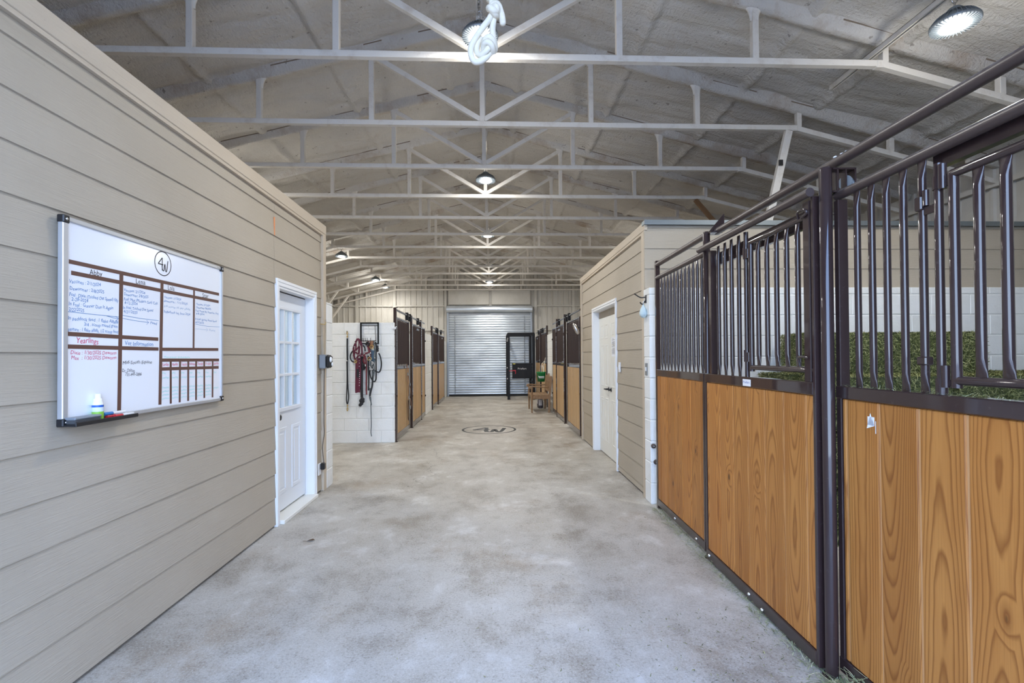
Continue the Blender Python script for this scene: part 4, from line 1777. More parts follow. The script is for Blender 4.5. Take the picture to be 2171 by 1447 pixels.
mb.add([(-.13, .0192, 1.135), (-.172, .0192, 1.15), (-.15, .0192, 1.20)], [(0, 1, 2)])
mb.build('paper_scrap', 'paper', pC)

PN = pipe_post(stall_pt(.048, 0), 2.285, .0262, 'round brown stall post nearest the viewer, wisps of hay at its foot', 'round stall posts', ANG)
PM = pipe_post(stall_pt(1.318, 0), 2.325, .0245, 'round brown stall post with a triangular bracket, second from the viewer', 'round stall posts', ANG)
mb = MB()    # roller bracket on the near post
for (y0, y1) in ((-.045, -.038), (-.082, -.076), (-.125, -.118)):
    mb.box(-.024, .024, y0, y1, 2.165, 2.275)
for z in (2.165, 2.268):
    mb.box(-.024, .024, -.125, -.02, z, z + .007)
b_ = mb.build('roller_bracket', 'brown_steel', PN)
mb = MB()
mb.lathe([(.030, -.018), (.022, -.008), (.018, 0), (.022, .008), (.030, .018)], 20, Matrix.Translation((-.0, -.10, 2.215)) @ Matrix.Rotation(.5, 4, 'Z') @ Matrix.Rotation(pi / 2, 4, 'X'))
mb.build('roller', 'galvanized', b_)
mb = MB()
mb.prism([(0, 0), (.11, 0), (.11, .13)], -.003, .003, Matrix.Translation((-.03, -.005, 2.318)) @ Matrix.Rotation(pi / 2, 4, 'Z') @ Matrix.Rotation(pi, 4, 'Z') @ Matrix.Rotation(pi / 2, 4, 'X'))
mb.box(-.075, .0, -.085, .0, 2.30, 2.31)
mb.build('track_bracket', 'brown_steel', PM)
tr = thing('door_track', 'long dusty brown track pipe running above the near stall doors', 'track pipe', stall_pt(0, .062, 2.318), ANG)
mb = MB()
mb.tube([(1.295, 0, 0), (-1.75, 0, -.012)], .0235, 18)
mb.build('pipe', 'brown_steel_dusty', tr)
mb = MB()
rn = random.Random(11)
for k in range(14):
    mb.ball((.02 + rn.uniform(-.035, .035), rn.uniform(-.012, .012), .015 + rn.uniform(-.003, .003)), rn.uniform(.004, .008), 5, (1.4, 1, .6))
mb.build('dust_clump', 'decal_white', tr)['label'] = 'whitish dust clump'

# the far stall fronts ------------------------------------------------------
far_bar = bar_mesh(1.285, 2.115, .0135, 8, mat='brown_steel_far')


def far_front(kind, x, y0, y1, s, label, open_edge=False, nbars=None):
    """kind 'panel' or 'door'; x face of the row, s = +1 right row, -1 left row (side of the aisle is -s)"""
    t = thing('stall_gate' if kind == 'door' else 'stall_partition', label, 'stall front', (x, y0, 0), pi / 2, 'brown steel and pine stall fronts')
    L = y1 - y0
    mb = MB()
    zb = .02 if kind == 'door' else .035
    mb.bbox(0, L, -.022, .022, 1.225, 1.288, .004)
    mb.bbox(0, L, -.022, .022, zb, zb + .09, .004)
    mb.bbox(-.001, .03, -.0245, .0245, zb - .001, 2.13, .003)
    mb.bbox(L - .03, L + .001, -.0245, .0245, zb - .001, 2.13, .003)
    mb.build('frame', 'brown_steel', t)
    mb = MB()
    mb.tube([(0, 0, 2.12), (L, 0, 2.12)], .020, 10)
    mb.build('rail', 'brown_steel', t)
    n = nbars or max(2, int(round((L - .06) / .085)))
    for k in range(n):
        link('bar', far_bar, t, (.03 + (L - .06) * (k + .5) / n, 0, 0))
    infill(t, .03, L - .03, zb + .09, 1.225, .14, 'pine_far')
    if kind == 'door':
        mb = MB()
        mb.bbox(.10, .26, -.030, .030, 1.295, 1.325, .004)
        mb.bbox(.55 * L, .55 * L + .2, -.030, .030, 2.02, 2.06, .004)
        mb.build('latch', 'zinc_grey', t)
    return t


def far_post(x, y, label, h=2.29, w=.05):
    t = thing('stall_post', label, 'stall post', (x, y, 0), 0, 'square stall posts')
    mb = MB()
    mb.bbox(-w / 2, w / 2, -w / 2, w / 2, 0, h, .004)
    mb.build('post', 'brown_steel', t)
    mb = MB()
    mb.box(-w / 2 - .01, w / 2 + .01, -w / 2 - .01, w / 2 + .01, 0, .006)
    mb.build('base_plate', 'brown_steel', t)
    return t


def far_track(x, y0, y1, label):
    t = thing('door_track', label, 'track pipe', (x, y0, 2.255), pi / 2, 'track pipes over the far stalls')
    mb = MB()
    mb.tube([(0, 0, 0), (y1 - y0, 0, 0)], .020, 10)
    mb.build('pipe', 'brown_steel', t)
    for f in (.33, .42, .72):
        u = f * (y1 - y0)
        mb = MB()
        mb.bbox(u - .03, u + .03, -.03, .03, -.10, .05, .01)
        mb.build('hanger', 'black_steel', t)
    return t


LXs, RXs = -1.655, 1.552
far_post(LXs, 8.255, 'square brown post on the corner of the white wall with the tack')
far_front('panel', LXs, 8.29, 9.50, -1, 'brown stall front with a leather halter hung on it, first of the left row')
far_post(LXs, 9.87, 'square brown post between the two fronts of the first left stall')
far_front('door', LXs, 9.90, 11.10, -1, 'brown stall door of the first left stall, beyond the hanging leather halter')
far_post(LXs, 11.14, 'square brown post at the far side of the first left stall door')
far_front('panel', LXs, 11.17, 11.70, -1, 'narrow brown stall front next to the left white block pier')
far_track(LXs, 8.24, 11.72, 'brown track pipe over the first left stall')
far_post(LXs, 13.20, 'square brown post just beyond the left white block pier')
far_front('panel', LXs, 13.24, 14.34, -1, 'brown stall front just beyond the left white block pier')
far_post(LXs, 14.64, 'square brown post between the two fronts of the second left stall')
far_front('door', LXs, 14.67, 16.38, -1, 'brown stall door of the left row closest to the roll-up door')
far_track(LXs, 13.18, 16.42, 'brown track pipe over the second left stall')
far_front('panel', RXs, 8.36, 9.78, 1, 'brown stall front touching the far corner of the right room')
far_post(RXs, 10.20, 'square brown post between the two fronts of the first right stall', 2.33)
far_front('door', RXs, 10.23, 11.40, 1, 'brown stall door of the right row nearest the wooden bench')
far_post(RXs, 11.44, 'square brown post at the far side of the first right stall door', 2.33)
far_front('panel', RXs, 11.47, 12.15, 1, 'narrow brown stall front touching the right white block pier')
far_track(RXs, 8.34, 12.17, 'brown track pipe over the first right stall')
far_post(RXs, 13.54, 'square brown post just beyond the right white block pier', 2.31)
far_front('panel', RXs, 13.58, 15.0, 1, 'brown stall front behind the green bucket')
far_post(RXs, 15.36, 'square brown post between the two fronts of the last right stall', 2.31)
far_front('door', RXs, 15.39, 16.88, 1, 'brown stall door of the right row beside the black stocks')
far_track(RXs, 13.52, 16.9, 'brown track pipe over the last right stall')

# ================================================================== hay
def hay_bale_parts(w, d, h, seed):
    """bale centred on x,y with its base at z=0: packed core and loose stems"""
    rnd = random.Random(seed)
    core = MB()
    bm = bmesh.new()
    bmesh.ops.create_cube(bm, size=1)
    bmesh.ops.subdivide_edges(bm, edges=list(bm.edges), cuts=9, use_grid_fill=True)
    for v in bm.verts:
        p = Vector((v.co.x * w, v.co.y * d, (v.co.z + .5) * h))
        nn = mnoise.noise_vector(p * 9 + Vector((seed, 0, 0))) * .012
        e = [max(0, abs(q) - .42) / .08 for q in v.co]
        k = 1 - .018 * sum(1 for q in e if q > .5)
        v.co = Vector((p.x * k, p.y * k, p.z)) + Vector((nn.x, nn.y, nn.z if .01 < p.z else 0))
        v.co.z = max(0.002, min(v.co.z, h))
    bm.verts.index_update()
    core.add([v.co.copy() for v in bm.verts], [[v.index for v in f.verts] for f in bm.faces])
    bm.free()
    st = MB()
    vs, fs = [], []
    N = 8000
    areas = [w * h, w * h, d * h, d * h, w * d]
    tot = sum(areas)
    for i in range(N):
        q = rnd.random() * tot
        f = 0
        while q > areas[f]:
            q -= areas[f]
            f += 1
        a, c = rnd.random() - .5, rnd.random()
        if f < 2:
            s = -1 if f == 0 else 1
            p = Vector((a * w, s * d / 2, c * h))
            n = Vector((0, s, 0))
        elif f < 4:
            s = -1 if f == 2 else 1
            p = Vector((s * w / 2, a * d, c * h))
            n = Vector((s, 0, 0))
        else:
            p = Vector((a * w, (c - .5) * d, h))
            n = Vector((0, 0, 1))
        t = Vector((rnd.gauss(0, 1), rnd.gauss(0, 1), rnd.gauss(0, 1)))
        t = t - n * t.dot(n)
        t.normalize()
        t = (t + n * rnd.uniform(-.05, .45)).normalized()
        L = rnd.uniform(.014, .060)
        sd = t.cross(n).normalized() * rnd.uniform(.0012, .0036)
        p0 = p - t * L * .35 + n * .004
        pm = p + t * L * .2 + n * rnd.uniform(.002, .010)
        p1 = p + t * L * .65 + n * rnd.uniform(-.002, .008)
        o = len(vs)
        for pp, k in ((p0, 1), (pm, 1), (p1, .4)):
            vs += [pp + sd * k, pp - sd * k]
        fs += [(o, o + 1, o + 3, o + 2), (o + 2, o + 3, o + 5, o + 4)]
    vs = [(x, y, max(z, .001)) for x, y, z in vs]
    st.add(vs, fs)
    return core.mesh('core', 'hay_core'), st.mesh('stems', 'hay_green')


HB = [hay_bale_parts(.90, .44, .40, 3), hay_bale_parts(.90, .44, .40, 8), hay_bale_parts(.86, .40, .36, 5), hay_bale_parts(.72, .40, .36, 9)]


def bale(k, x, y, z, label, group='hay bales in the near stall'):
    t = thing('hay_bale', label, 'hay bale', (x, y, z), 0, group)
    link('core', HB[k][0], t)
    link('stems', HB[k][1], t)
    return t


for li in range(3):
    for xi, x in enumerate((3.02, 3.985, 4.95)):
        for yi, y in enumerate((3.73, 4.31)):
            lab = 'green hay bale in the stack inside the near stall under the two topmost bales'
            if li == 2 and yi == 0:
                lab = ['green hay bale at the front of the stack, seen through the feed opening', 'green hay bale at the front of the stack, below the middle of the topmost pair', 'green hay bale at the front of the stack, lying right of the topmost pair'][xi]
            bale((li + xi + yi) % 2, x, y, li * .432, lab)
bale(2, 3.22, 4.32, 1.266, 'topmost hay bale against the block wall, left of the pair behind the bars')
bale(3, 4.06, 4.32, 1.266, 'topmost hay bale against the block wall, right of the pair behind the bars')


def stems(mb, rnd, n, place, lmin=.02, lmax=.09, wid=.0016, lift=.01):
    vs, fs = [], []
    for i in range(n):
        p, n_ = place()
        a = rnd.uniform(0, 2 * pi)
        t = Vector((cos(a), sin(a), rnd.uniform(-.05, .35)))
        L = rnd.uniform(lmin, lmax)
        sd = t.cross(Vector((0, 0, 1))).normalized() * wid * rnd.uniform(.6, 1.4)
        q = [p, p + t * L * .5 + Vector((rnd.uniform(-.1, .1) * L, rnd.uniform(-.1, .1) * L, lift * rnd.random())), p + t * L]
        o = len(vs)
        for pp, k in zip(q, (1, 1, .5)):
            pp = Vector((pp.x, pp.y, max(pp.z, .0015)))
            vs += [pp + sd * k, pp - sd * k]
        fs += [(o, o + 1, o + 3, o + 2), (o + 2, o + 3, o + 5, o + 4)]
    mb.add(vs, fs)


rn = random.Random(21)
mb = MB()


def pl():
    u = rn.uniform(-.55, .03)
    r = abs(rn.gauss(0, .06))
    return stall_pt(u - .02, -.03 + rn.uniform(-.05, .08) + (.0), .004 + rn.random() * max(0, .11 - 1.2 * abs(u + .10))), None


stems(mb, rn, 900, pl)


def pl2():
    u = rn.uniform(0, 2.4)
    return stall_pt(u, rn.uniform(-.07, .02) + abs(rn.gauss(0, .02)) * -1, .003 + rn.random() * .012), None


stems(mb, rn, 900, pl2, .015, .06, .0013, .004)
o = mb.build('loose_hay', 'hay_pale')
tag(o, 'loose hay wisps scattered along the foot of the near stall', 'hay', None, 'stuff')
mb = MB()


def pl3():
    u = rn.uniform(-.9, .0)
    return stall_pt(u, .05 + rn.uniform(-.03, .02), 1.301 if u > -.45 else 1.301), None


stems(mb, rn, 160, pl3, .01, .05, .001, .004)
o = mb.build('loose_hay', 'hay_pale')
tag(o, 'hay chaff lying on the middle rail of the stall door nearest the viewer', 'hay', None, 'stuff')
mb = MB()


def pl4():
    return Vector((rn.uniform(-.6, 1.45), rn.uniform(1.5, 4.3), .002)) if rn.random() < .35 else Vector((1.45 - abs(rn.gauss(0, .45)), rn.uniform(1.5, 2.7), .002)), None


stems(mb, rn, 420, pl4, .005, .022, .0016, .002)
o = mb.build('hay_chaff', 'hay_green')
tag(o, 'fine green hay chaff sprinkled over the concrete in front of the near stall', 'hay', None, 'stuff')
t = thing('dead_leaf', 'small curled brown leaf lying on the concrete near the glazed white door', 'leaf', (-1.44, 3.85, .002))
mb = MB()
out = [(0, 0, .0), (.02, .012, .006), (.045, .016, .012), (.065, .004, .004), (.05, -.012, .014), (.022, -.014, .010)]
mb.add([(x - .03, y, z) for x, y, z in out] + [(.0, .0, .003)], [(i, (i + 1) % 6, 6) for i in range(6)])
mb.build('blade', 'leaf_brown', t)
mb = MB()
mb.tube([(-.03, 0, .001), (-.055, -.01, .003)], .0012, 5)
mb.build('stem', 'leaf_brown', t)

# ================================================================== emblem painted on the floor
mb = MB()
emblem(mb, lambda a, c, q: (a, c, .0012 + q * .0003), -.075, 9.50, .515, .045, 1.7)
o = mb.build('floor_emblem', 'decal_dark')
tag(o, 'dark ring emblem with joined 4 and W painted on the aisle floor', 'floor marking')

# ================================================================== knotted rope
def rpt(px, py, y):
    """point on the rope: offsets from the knot, metres"""
    return (px, y, py)


rope = thing('knotted_rope', 'thick white rope with a knot and loop dangling in front of the nearest lamp', 'rope', (.015, 2.2, 3.04))
k = 2.2 / 1016 / 8.51 * 1.0
R_ = lambda x, y, d: ((x - 930) * k, d, (300 - y) * k)
mb = MB()
main = [(.90 * -60 * k, 0, 1.60)] + [R_(*q) for q in ((850, -420, 0), (884, 0, 0), (896, 130, 0), (905, 235, .0))]
mb.tube(spline(main, 8), .0138, 14)
mb.build('standing_line', 'rope_white', rope)
mb = MB()
kn = [R_(*q) for q in ((905, 235, 0), (930, 300, .02), (985, 380, .01), (960, 425, -.02), (890, 375, -.035), (850, 320, -.02), (880, 280, .0), (950, 290, -.02), (990, 330, -.028), (975, 390, -.024), (925, 400, -.036), (870, 350, -.030), (880, 300, -.014), (930, 235, -.012), (985, 205, -.008), (1030, 250, -.008), (1065, 340, -.004), (1090, 430, 0), (1098, 520, 0))]
mb.tube(spline(kn, 6), .0150, 14)
mb.ball(kn[-1], .0150, 8)
mb.build('knot', 'rope_white', rope)
mb = MB()
lp = [R_(*q) for q in ((905, 390, -.01), (850, 500, -.01), (760, 600, -.005), (670, 715, 0), (590, 820, .005), (530, 930, .008), (512, 1040, .008), (530, 1150, .006), (590, 1235, .004), (670, 1240, .0), (760, 1195, -.002), (850, 1100, .0), (925, 985, .004), (950, 900, .008), (925, 790, .008), (912, 640, .004), (930, 500, .0), (940, 410, 0))]
mb.tube(spline(lp, 6), .0142, 14)
lp2 = [R_(*q) for q in ((700, 745, .02), (650, 870, .018), (622, 980, .016), (640, 1075, .010), (700, 1125, .000), (775, 1105, -.014), (835, 1045, -.020), (865, 960, -.018), (850, 885, -.006), (890, 850, .012))]
mb.tube(spline(lp2, 6), .0142, 14)
for w_ in (((742, 955, .004), (775, 895, -.022), (850, 880, -.034), (925, 925, -.024), (958, 985, .002), (930, 1020, .016)), ((735, 1040, .004), (770, 980, -.026), (845, 985, -.036), (905, 1035, -.026), (915, 1075, .0))):
    mb.tube(spline([R_(*q) for q in w_], 6), .0135, 14)
    mb.ball(R_(*w_[0]), .0135, 7)
mb.build('loop', 'rope_white', rope)

# ================================================================== tack on the white wall
WY = 8.195                       # face of the wall
PX = lambda x, y, d=.03: (-1.656 + (x - 1210) / 10.333 * 8.19 / 1016, WY - d, 2.032 - (y - 232) / 10.333 * 8.19 / 1016)
# coordinates below are measured on the wall: x to the right edge, y downwards


def strap(mb, pts, w=.022, th=.006, n=5):
    mb.tube(spline([PX(*p) for p in pts], n), 1, 10, flat=(w, th), up=(1, 0, 0))


t = thing('tack_rack', 'black square-tube rack with hooks fixed to the white block wall', 'rack', (0, 0, 0))
mb = MB()
for a, c in (((498, 240), (498, 655)), ((868, 240), (868, 690))):
    mb.bar(PX(*a, .02), PX(*c, .02), .022, .022, (0, 1, 0))
mb.bar(PX(485, 247, .02), PX(880, 247, .02), .022, .022, (0, 1, 0))
mb.bar(PX(490, 690, .02), PX(885, 690, .02), .018, .018, (0, 1, 0))
mb.build('frame', 'black_steel', t)
mb = MB()
mb.tube([PX(500, 303, .04), PX(865, 303, .04)], .004, 8)
mb.tube([PX(505, 400, .04), PX(540, 640, .09)], .004, 8)
mb.tube([PX(805, 300, .04), PX(835, 640, .09)], .004, 8)
mb.tube([PX(530, 635, .09), PX(845, 635, .09)], .006, 8)
mb.build('arm', 'black_steel', t)
for x in (535, 585, 628, 672, 740):
    mb = MB()
    mb.tube(spline([PX(x, 575, .14), PX(x + 3, 620, .145), PX(x + 6, 650, .12), PX(x + 4, 635, .09)], 4), .0035, 8)
    mb.build('hook', 'black_steel', t)

t = thing('lead_rope', 'doubled black lead line with brass snaps hung straight on the white wall', 'lead line', (0, 0, 0))
mb = MB()
strap(mb, [(207, 575, .02), (205, 800, .02), (208, 1065, .02)], .026, .010)
mb.tube(spline([PX(200, 1065), PX(205, 1420), PX(198, 1700), PX(190, 1880), PX(195, 1950), PX(207, 1985), PX(222, 1950), PX(236, 1820), PX(222, 1640), PX(216, 1420), PX(212, 1065)], 5), .0095, 8)
mb.build('strap', 'black_nylon', t)
mb = MB()
mb.tube([PX(193, 1065, .02), PX(221, 1065, .02)], .012, 8)
mb.build('keeper', 'chrome', t)
for (y0, s) in ((565, -1), (2000, 1)):
    mb = MB()
    p = [PX(207, y0, .02), PX(207, y0 + s * 60, .02), PX(220, y0 + s * 95, .02), PX(205, y0 + s * 140, .02), PX(192, y0 + s * 105, .02), PX(203, y0 + s * 70, .02)]
    mb.tube(spline(p, 4), .006, 8)
    mb.ball(PX(207, y0 + s * 25, .02), .014, 8)
    mb.build('snap', 'brass', t)
mb = MB()
mb.tube([PX(205, 440, 0), PX(205, 440, .035), PX(205, 415, .04)], .004, 8)
tag(mb.build('wall_hook', 'black_steel'), 'thin black hook in the white wall carrying the black lead line', 'hook')

t = thing('halter', 'maroon halter bunched up on the left of the black tack rack', 'halter', (0, 0, 0))
mb = MB()
strap(mb, [(455, 585, .10), (410, 680, .10), (365, 790, .09), (370, 900, .09), (385, 1010, .08), (400, 1050, .08)], .030, .008)
strap(mb, [(460, 590, .12), (500, 640, .13), (500, 760, .13), (490, 880, .12), (470, 960, .12), (420, 1040, .11)], .032, .008)
strap(mb, [(470, 590, .11), (530, 660, .11), (545, 800, .10), (545, 930, .10), (520, 980, .10)], .028, .008)
strap(mb, [(365, 820, .11), (420, 860, .13), (470, 920, .14), (520, 950, .13), (600, 950, .11)], .026, .008)
strap(mb, [(420, 640, .13), (440, 760, .15), (420, 860, .15), (380, 960, .13)], .026, .008)
strap(mb, [(540, 640, .12), (520, 720, .14), (470, 790, .14), (430, 850, .14)], .024, .008)
mb.build('strap', 'maroon_nylon', t)
mb = MB()
for (x, y) in ((410, 1050), (438, 1070), (400, 1090), (430, 1100)):
    mb.ball(PX(x, y, .12), .013, 6)
mb.build('snap', 'brass', t)
mb = MB()
for (x, y) in ((425, 680), (405, 760), (440, 860), (485, 935), (512, 740), (515, 710), (570, 955), (455, 1025)):
    mb.ball(PX(x, y, .155), .009, 6)
mb.build('fitting', 'chrome', t)
mb = MB()
mb.tube(spline([PX(345, 830), PX(290, 900), PX(275, 990), PX(305, 1065), PX(365, 1090), PX(400, 1085)], 5), .011, 8)
mb.build('lead', 'black_nylon', t)

t = thing('cinch_strap', 'wide maroon and black strap with white studs hanging below the maroon halter', 'strap', (0, 0, 0))
mb = MB()
for k in range(1):
    pts = [(432, 1010, .06), (430, 1250, .06), (425, 1500, .055), (420, 1700, .05), (425, 1745, .05)]
    mb.tube(spline([PX(*p) for p in pts], 5), 1, 10, flat=(.060, .012), up=(1, 0, 0))
    mb.tube(spline([PX(*p) for p in [(480, 1000, .06), (480, 1250, .06), (470, 1500, .055), (455, 1700, .05), (450, 1735, .05)]], 5), 1, 10, flat=(.055, .014), up=(1, 0, 0))
mb.build('band', 'maroon_nylon', t)
mb = MB()
strap(mb, [(525, 900, .05), (522, 1250, .05), (522, 1500, .05), (520, 1650, .045), (520, 1850, .04)], .045, .012)
strap(mb, [(445, 1240, .07), (445, 1420, .07)], .04, .008)
mb.build('backing', 'black_nylon', t)
mb = MB()
for kx, (x, y) in enumerate([(480, 1060), (482, 1110), (480, 1180), (486, 1318), (486, 1358), (484, 1400), (484, 1442), (482, 1486), (480, 1530), (478, 1590)]):
    mb.ball(PX(x, y, .075), .006, 6)
mb.build('stud', 'decal_white', t)
mb = MB()
for (x, y, r) in ((530, 1880, .03), (505, 1920, .032), (545, 1930, .03), (515, 1980, .032), (488, 2010, .028), (560, 1885, .02)):
    mb.ball(PX(x, y - 0, .05), r, 7, (1, .6, 1))
mb.build('tassel', 'black_nylon', t)

t = thing('bridle', 'dark red bridle with a long thin red strap on the middle of the tack rack', 'bridle', (0, 0, 0))
mb = MB()
strap(mb, [(735, 650, .11), (715, 760, .11), (700, 870, .11), (640, 900, .11), (605, 900, .10)], .028, .008)
strap(mb, [(690, 640, .12), (690, 800, .13), (735, 900, .12), (740, 970, .11), (700, 1010, .11)], .026, .008)
strap(mb, [(610, 890, .12), (600, 1000, .11), (580, 1060, .11), (620, 1130, .10)], .03, .008)
strap(mb, [(620, 960, .11), (632, 1100, .09), (630, 1300, .07), (625, 1550, .06), (622, 1700, .05), (625, 1790, .05)], .024, .008)
mb.build('strap', 'red_nylon', t)
mb = MB()
for (x, y) in ((625, 1145), (628, 1170), (622, 1270), (610, 905), (650, 930), (735, 890)):
    mb.ball(PX(x, y, .125), .012, 6)
mb.build('buckle', 'chrome', t)
mb = MB()
strap(mb, [(640, 730, .12), (665, 670, .13), (690, 690, .13), (690, 740, .13), (660, 760, .12)], .03, .01)
strap(mb, [(665, 950, .06), (668, 1250, .05), (672, 1500, .05), (668, 1640, .05), (667, 1700, .05)], .026, .008)
strap(mb, [(560, 730, .07), (595, 780, .07), (605, 860, .07)], .02, .008)
strap(mb, [(545, 980, .07), (575, 1080, .07), (590, 1160, .07), (580, 1230, .06), (545, 1235, .06), (545, 1150, .06)], .035, .01)
mb.build('rein', 'black_nylon', t)

t = thing('headstall', 'black headstall with blue noseband and looped reins on the right of the rack', 'headstall', (0, 0, 0))
mb = MB()
strap(mb, [(835, 660, .11), (855, 760, .12), (850, 900, .11), (845, 1100, .10), (840, 1280, .08), (835, 1400, .07), (825, 1470, .06), (795, 1510, .06), (760, 1490, .06), (725, 1430, .06), (700, 1330, .06), (705, 1260, .06)], .022, .01)
mb.tube(spline([PX(880, 900), PX(915, 980), PX(935, 1100), PX(930, 1210), PX(905, 1290), PX(870, 1310), (PX(820, 1290)), PX(760, 1260)], 5), .011, 8)
strap(mb, [(745, 1180, .06), (765, 1330, .06), (755, 1450, .05), (745, 1600, .05), (715, 1720, .05), (695, 1820, .05)], .028, .010)
for (x, y) in ((875, 760), (880, 800), (878, 845)):
    mb.ball(PX(x, y, .11), .022, 7)
mb.build('strap', 'black_nylon', t)
mb = MB()
strap(mb, [(785, 840, .12), (775, 960, .12), (785, 1060, .12), (800, 1100, .11)], .05, .010)
strap(mb, [(775, 880, .11), (745, 1000, .11), (780, 1090, .11)], .03, .010)
mb.build('noseband', 'blue_nylon', t)
mb = MB()
strap(mb, [(745, 640, .10), (738, 760, .11), (742, 900, .11), (735, 1060, .10), (720, 1180, .09)], .024, .008)
strap(mb, [(805, 640, .12), (812, 740, .13), (830, 860, .12), (828, 1000, .11), (800, 1110, .10), (770, 1170, .09), (735, 1190, .08)], .024, .008)
strap(mb, [(735, 1060, .11), (775, 1085, .13), (830, 1060, .12)], .028, .008)
mb.build('cheek_strap', 'grey_nylon', t)
mb = MB()
for (x, y) in ((740, 900), (735, 1060), (828, 1000), (800, 1110), (722, 1180), (775, 1090), (770, 1240)):
    mb.ball(PX(x, y, .14), .014, 6)
mb.build('fitting', 'chrome', t)
mb = MB()
strap(mb, [(775, 640, .13), (765, 700, .14), (775, 780, .13)], .05, .012)
mb.build('crown', 'tan_leather', t)
mb = MB()
for (x, y, r) in ((765, 765, .030), (718, 1020, .028)):
    c = Vector(PX(x, y, .14))
    mb.tube([c + Vector((r * cos(a), 0, r * sin(a))) for a in [2 * pi * q / 14 for q in range(14)]], .007, 8, closed=True)
mb.build('ring', 'brass', t)
mb = MB()
mb.tube(spline([PX(790, 1130, .08), PX(800, 1260, .07), PX(775, 1400, .06), PX(760, 1250, .06), PX(745, 1150, .06)], 5), .008, 8)
mb.tube(spline([PX(700, 1650, .05), PX(685, 1800, .04), PX(690, 1880, .04), PX(712, 1930, .04), PX(705, 1830, .04)], 5), .009, 8)
strap(mb, [(700, 1880, .04), (715, 1960, .04), (722, 2020, .04)], .02, .01)
mb.tube(spline([PX(708, 1990), PX(712, 2200), PX(716, 2450), PX(708, 2580), PX(712, 2640), PX(722, 2690)], 5), .007, 8)
mb.build('rein', 'grey_nylon', t)

# white corner switch on the tack wall, small fittings
for (x, y, z, ax, lab) in ((1.552, 4.598, .565, 'y', 'brown round bumper on the white block wall end beside the near stall, upper one'),
                           (1.575, 4.598, .41, 'y', 'dark round bumper on the white block wall end beside the near stall, lower one'),
                           (-1.658, 11.83, 1.83, 'x', 'small black bumper high on the left white block pier'),
                           (-1.658, 11.83, .50, 'x', 'small black bumper low on the left white block pier'),
                           (1.553, 12.26, 1.87, 'X', 'small black bumper high on the right white block pier'),
                           (1.553, 12.26, .50, 'X', 'small black bumper low on the right white block pier')):
    b_ = thing('rubber_bumper', lab, 'bumper', (x, y, z), 0, 'bumpers on the block walls')
    mb = MB()
    M = {'y': Matrix.Rotation(pi / 2, 4, 'X'), 'x': Matrix.Rotation(pi / 2, 4, 'Y'), 'X': Matrix.Rotation(-pi / 2, 4, 'Y')}[ax]
    mb.lathe([(.022, 0), (.024, .008), (.020, .024), (.008, .028), (.001, .028)], 16, M)
    mb.build('pad', 'cord_brown' if ax == 'y' else 'black_rubber', b_)
    mb = MB()
    mb.lathe([(.007, .027), (.007, .031), (.001, .032)], 8, M)
    mb.build('screw', 'zinc_grey', b_)
t = thing('wall_latch', 'small white latch on the corner post of the tack wall', 'latch', (-1.66, 8.20, 1.935))
mb = MB()
mb.bbox(-.035, .03, -.03, 0, -.02, .02, .004)
mb.tube([(.0, -.03, .0), (.05, -.05, .02)], .008, 8)
mb.build('latch', 'plastic_white', t)
t = thing('leather_halter', 'brown leather halter hanging on the first stall front of the left row', 'halter', (LXs + .03, 9.25, 1.27))
H = lambda a, z, d=.02: (d, a, z)
mb = MB()


def hstrap(pts, w, th=.006):
    mb.tube(spline([H(*p) for p in pts], 5), 1, 8, flat=(w, th), up=(0, 1, 0))


hstrap([(-.16, .03), (-.08, -.05), (.02, -.25), (.10, -.36), (.20, -.45), (.28, -.55)], .030)
hstrap([(-.20, .02), (-.13, -.15), (-.07, -.35), (-.02, -.50), (-.01, -.60)], .030)
hstrap([(-.13, -.15), (.0, -.22), (.12, -.38)], .026)
hstrap([(-.01, -.60), (.10, -.60), (.22, -.66), (.33, -.80)], .03)
mb.build('strap', 'tan_leather', t)
mb = MB()
hstrap([(-.05, -.64), (-.07, -.80), (-.06, -.95), (-.03, -1.02), (.03, -.98), (.03, -.80), (.01, -.66)], .035, .01)
mb.build('lead', 'dark_leather', t)
mb = MB()
hstrap([(.33, -.80), (.36, -.74), (.28, -.55)], .03)
mb.build('strap_end', 'dark_leather', t)
mb = MB()
for (a, z) in ((-.02, -.60), (-.13, -.15), (.10, -.36), (.08, -.80), (.14, -.80)):
    c = Vector(H(a, z, .03))
    mb.tube([c + Vector((0, .028 * cos(q), .028 * sin(q))) for q in [2 * pi * k / 12 for k in range(12)]], .007, 8, closed=True)
mb.build('ring', 'zinc_grey', t)

# ================================================================== stocks, bench, bucket
st = thing('grooming_stocks', 'black steel grooming stocks in front of the roll-up door', 'stocks', (.96, 16.0, 0))
HW, DP, HT = .42, 1.42, 2.20
for (sx, y, h) in ((-1, 0, HT), (1, 0, HT), (-1, DP, HT), (1, DP, HT)):
    mb = MB()
    w = .044
    mb.bbox(sx * HW - w, sx * HW + w, y - w, y + w, 0, h, .006)
    mb.build('post', 'black_steel', st)
mb = MB()
for y in (0, DP):
    mb.bbox(-HW - .035, HW + .035, y - .035, y + .035, HT - .035, HT + .035, .01)
for sx in (-1, 1):
    mb.bbox(sx * HW - .03, sx * HW + .03, 0, DP, HT - .03, HT + .03, .008)
mb.build('top_rail', 'black_steel', st)
mb = MB()
for sx in (-1, 1):
    for z in (.55, 1.05):
        mb.bar((sx * HW, 0, z), (sx * HW, DP, z), .04, .04)
mb.bar((-HW, DP, .03), (HW, DP, .03), .06, .04)
mb.build('side_rail', 'black_steel', st)
mb = MB()
mb.bbox(-.30, .36, -.03, .012, .72, 1.19, .01)
mb.bbox(-.31, .37, -.04, .02, 1.165, 1.21, .008)
mb.bbox(-.31, .37, -.04, .02, .70, .73, .008)
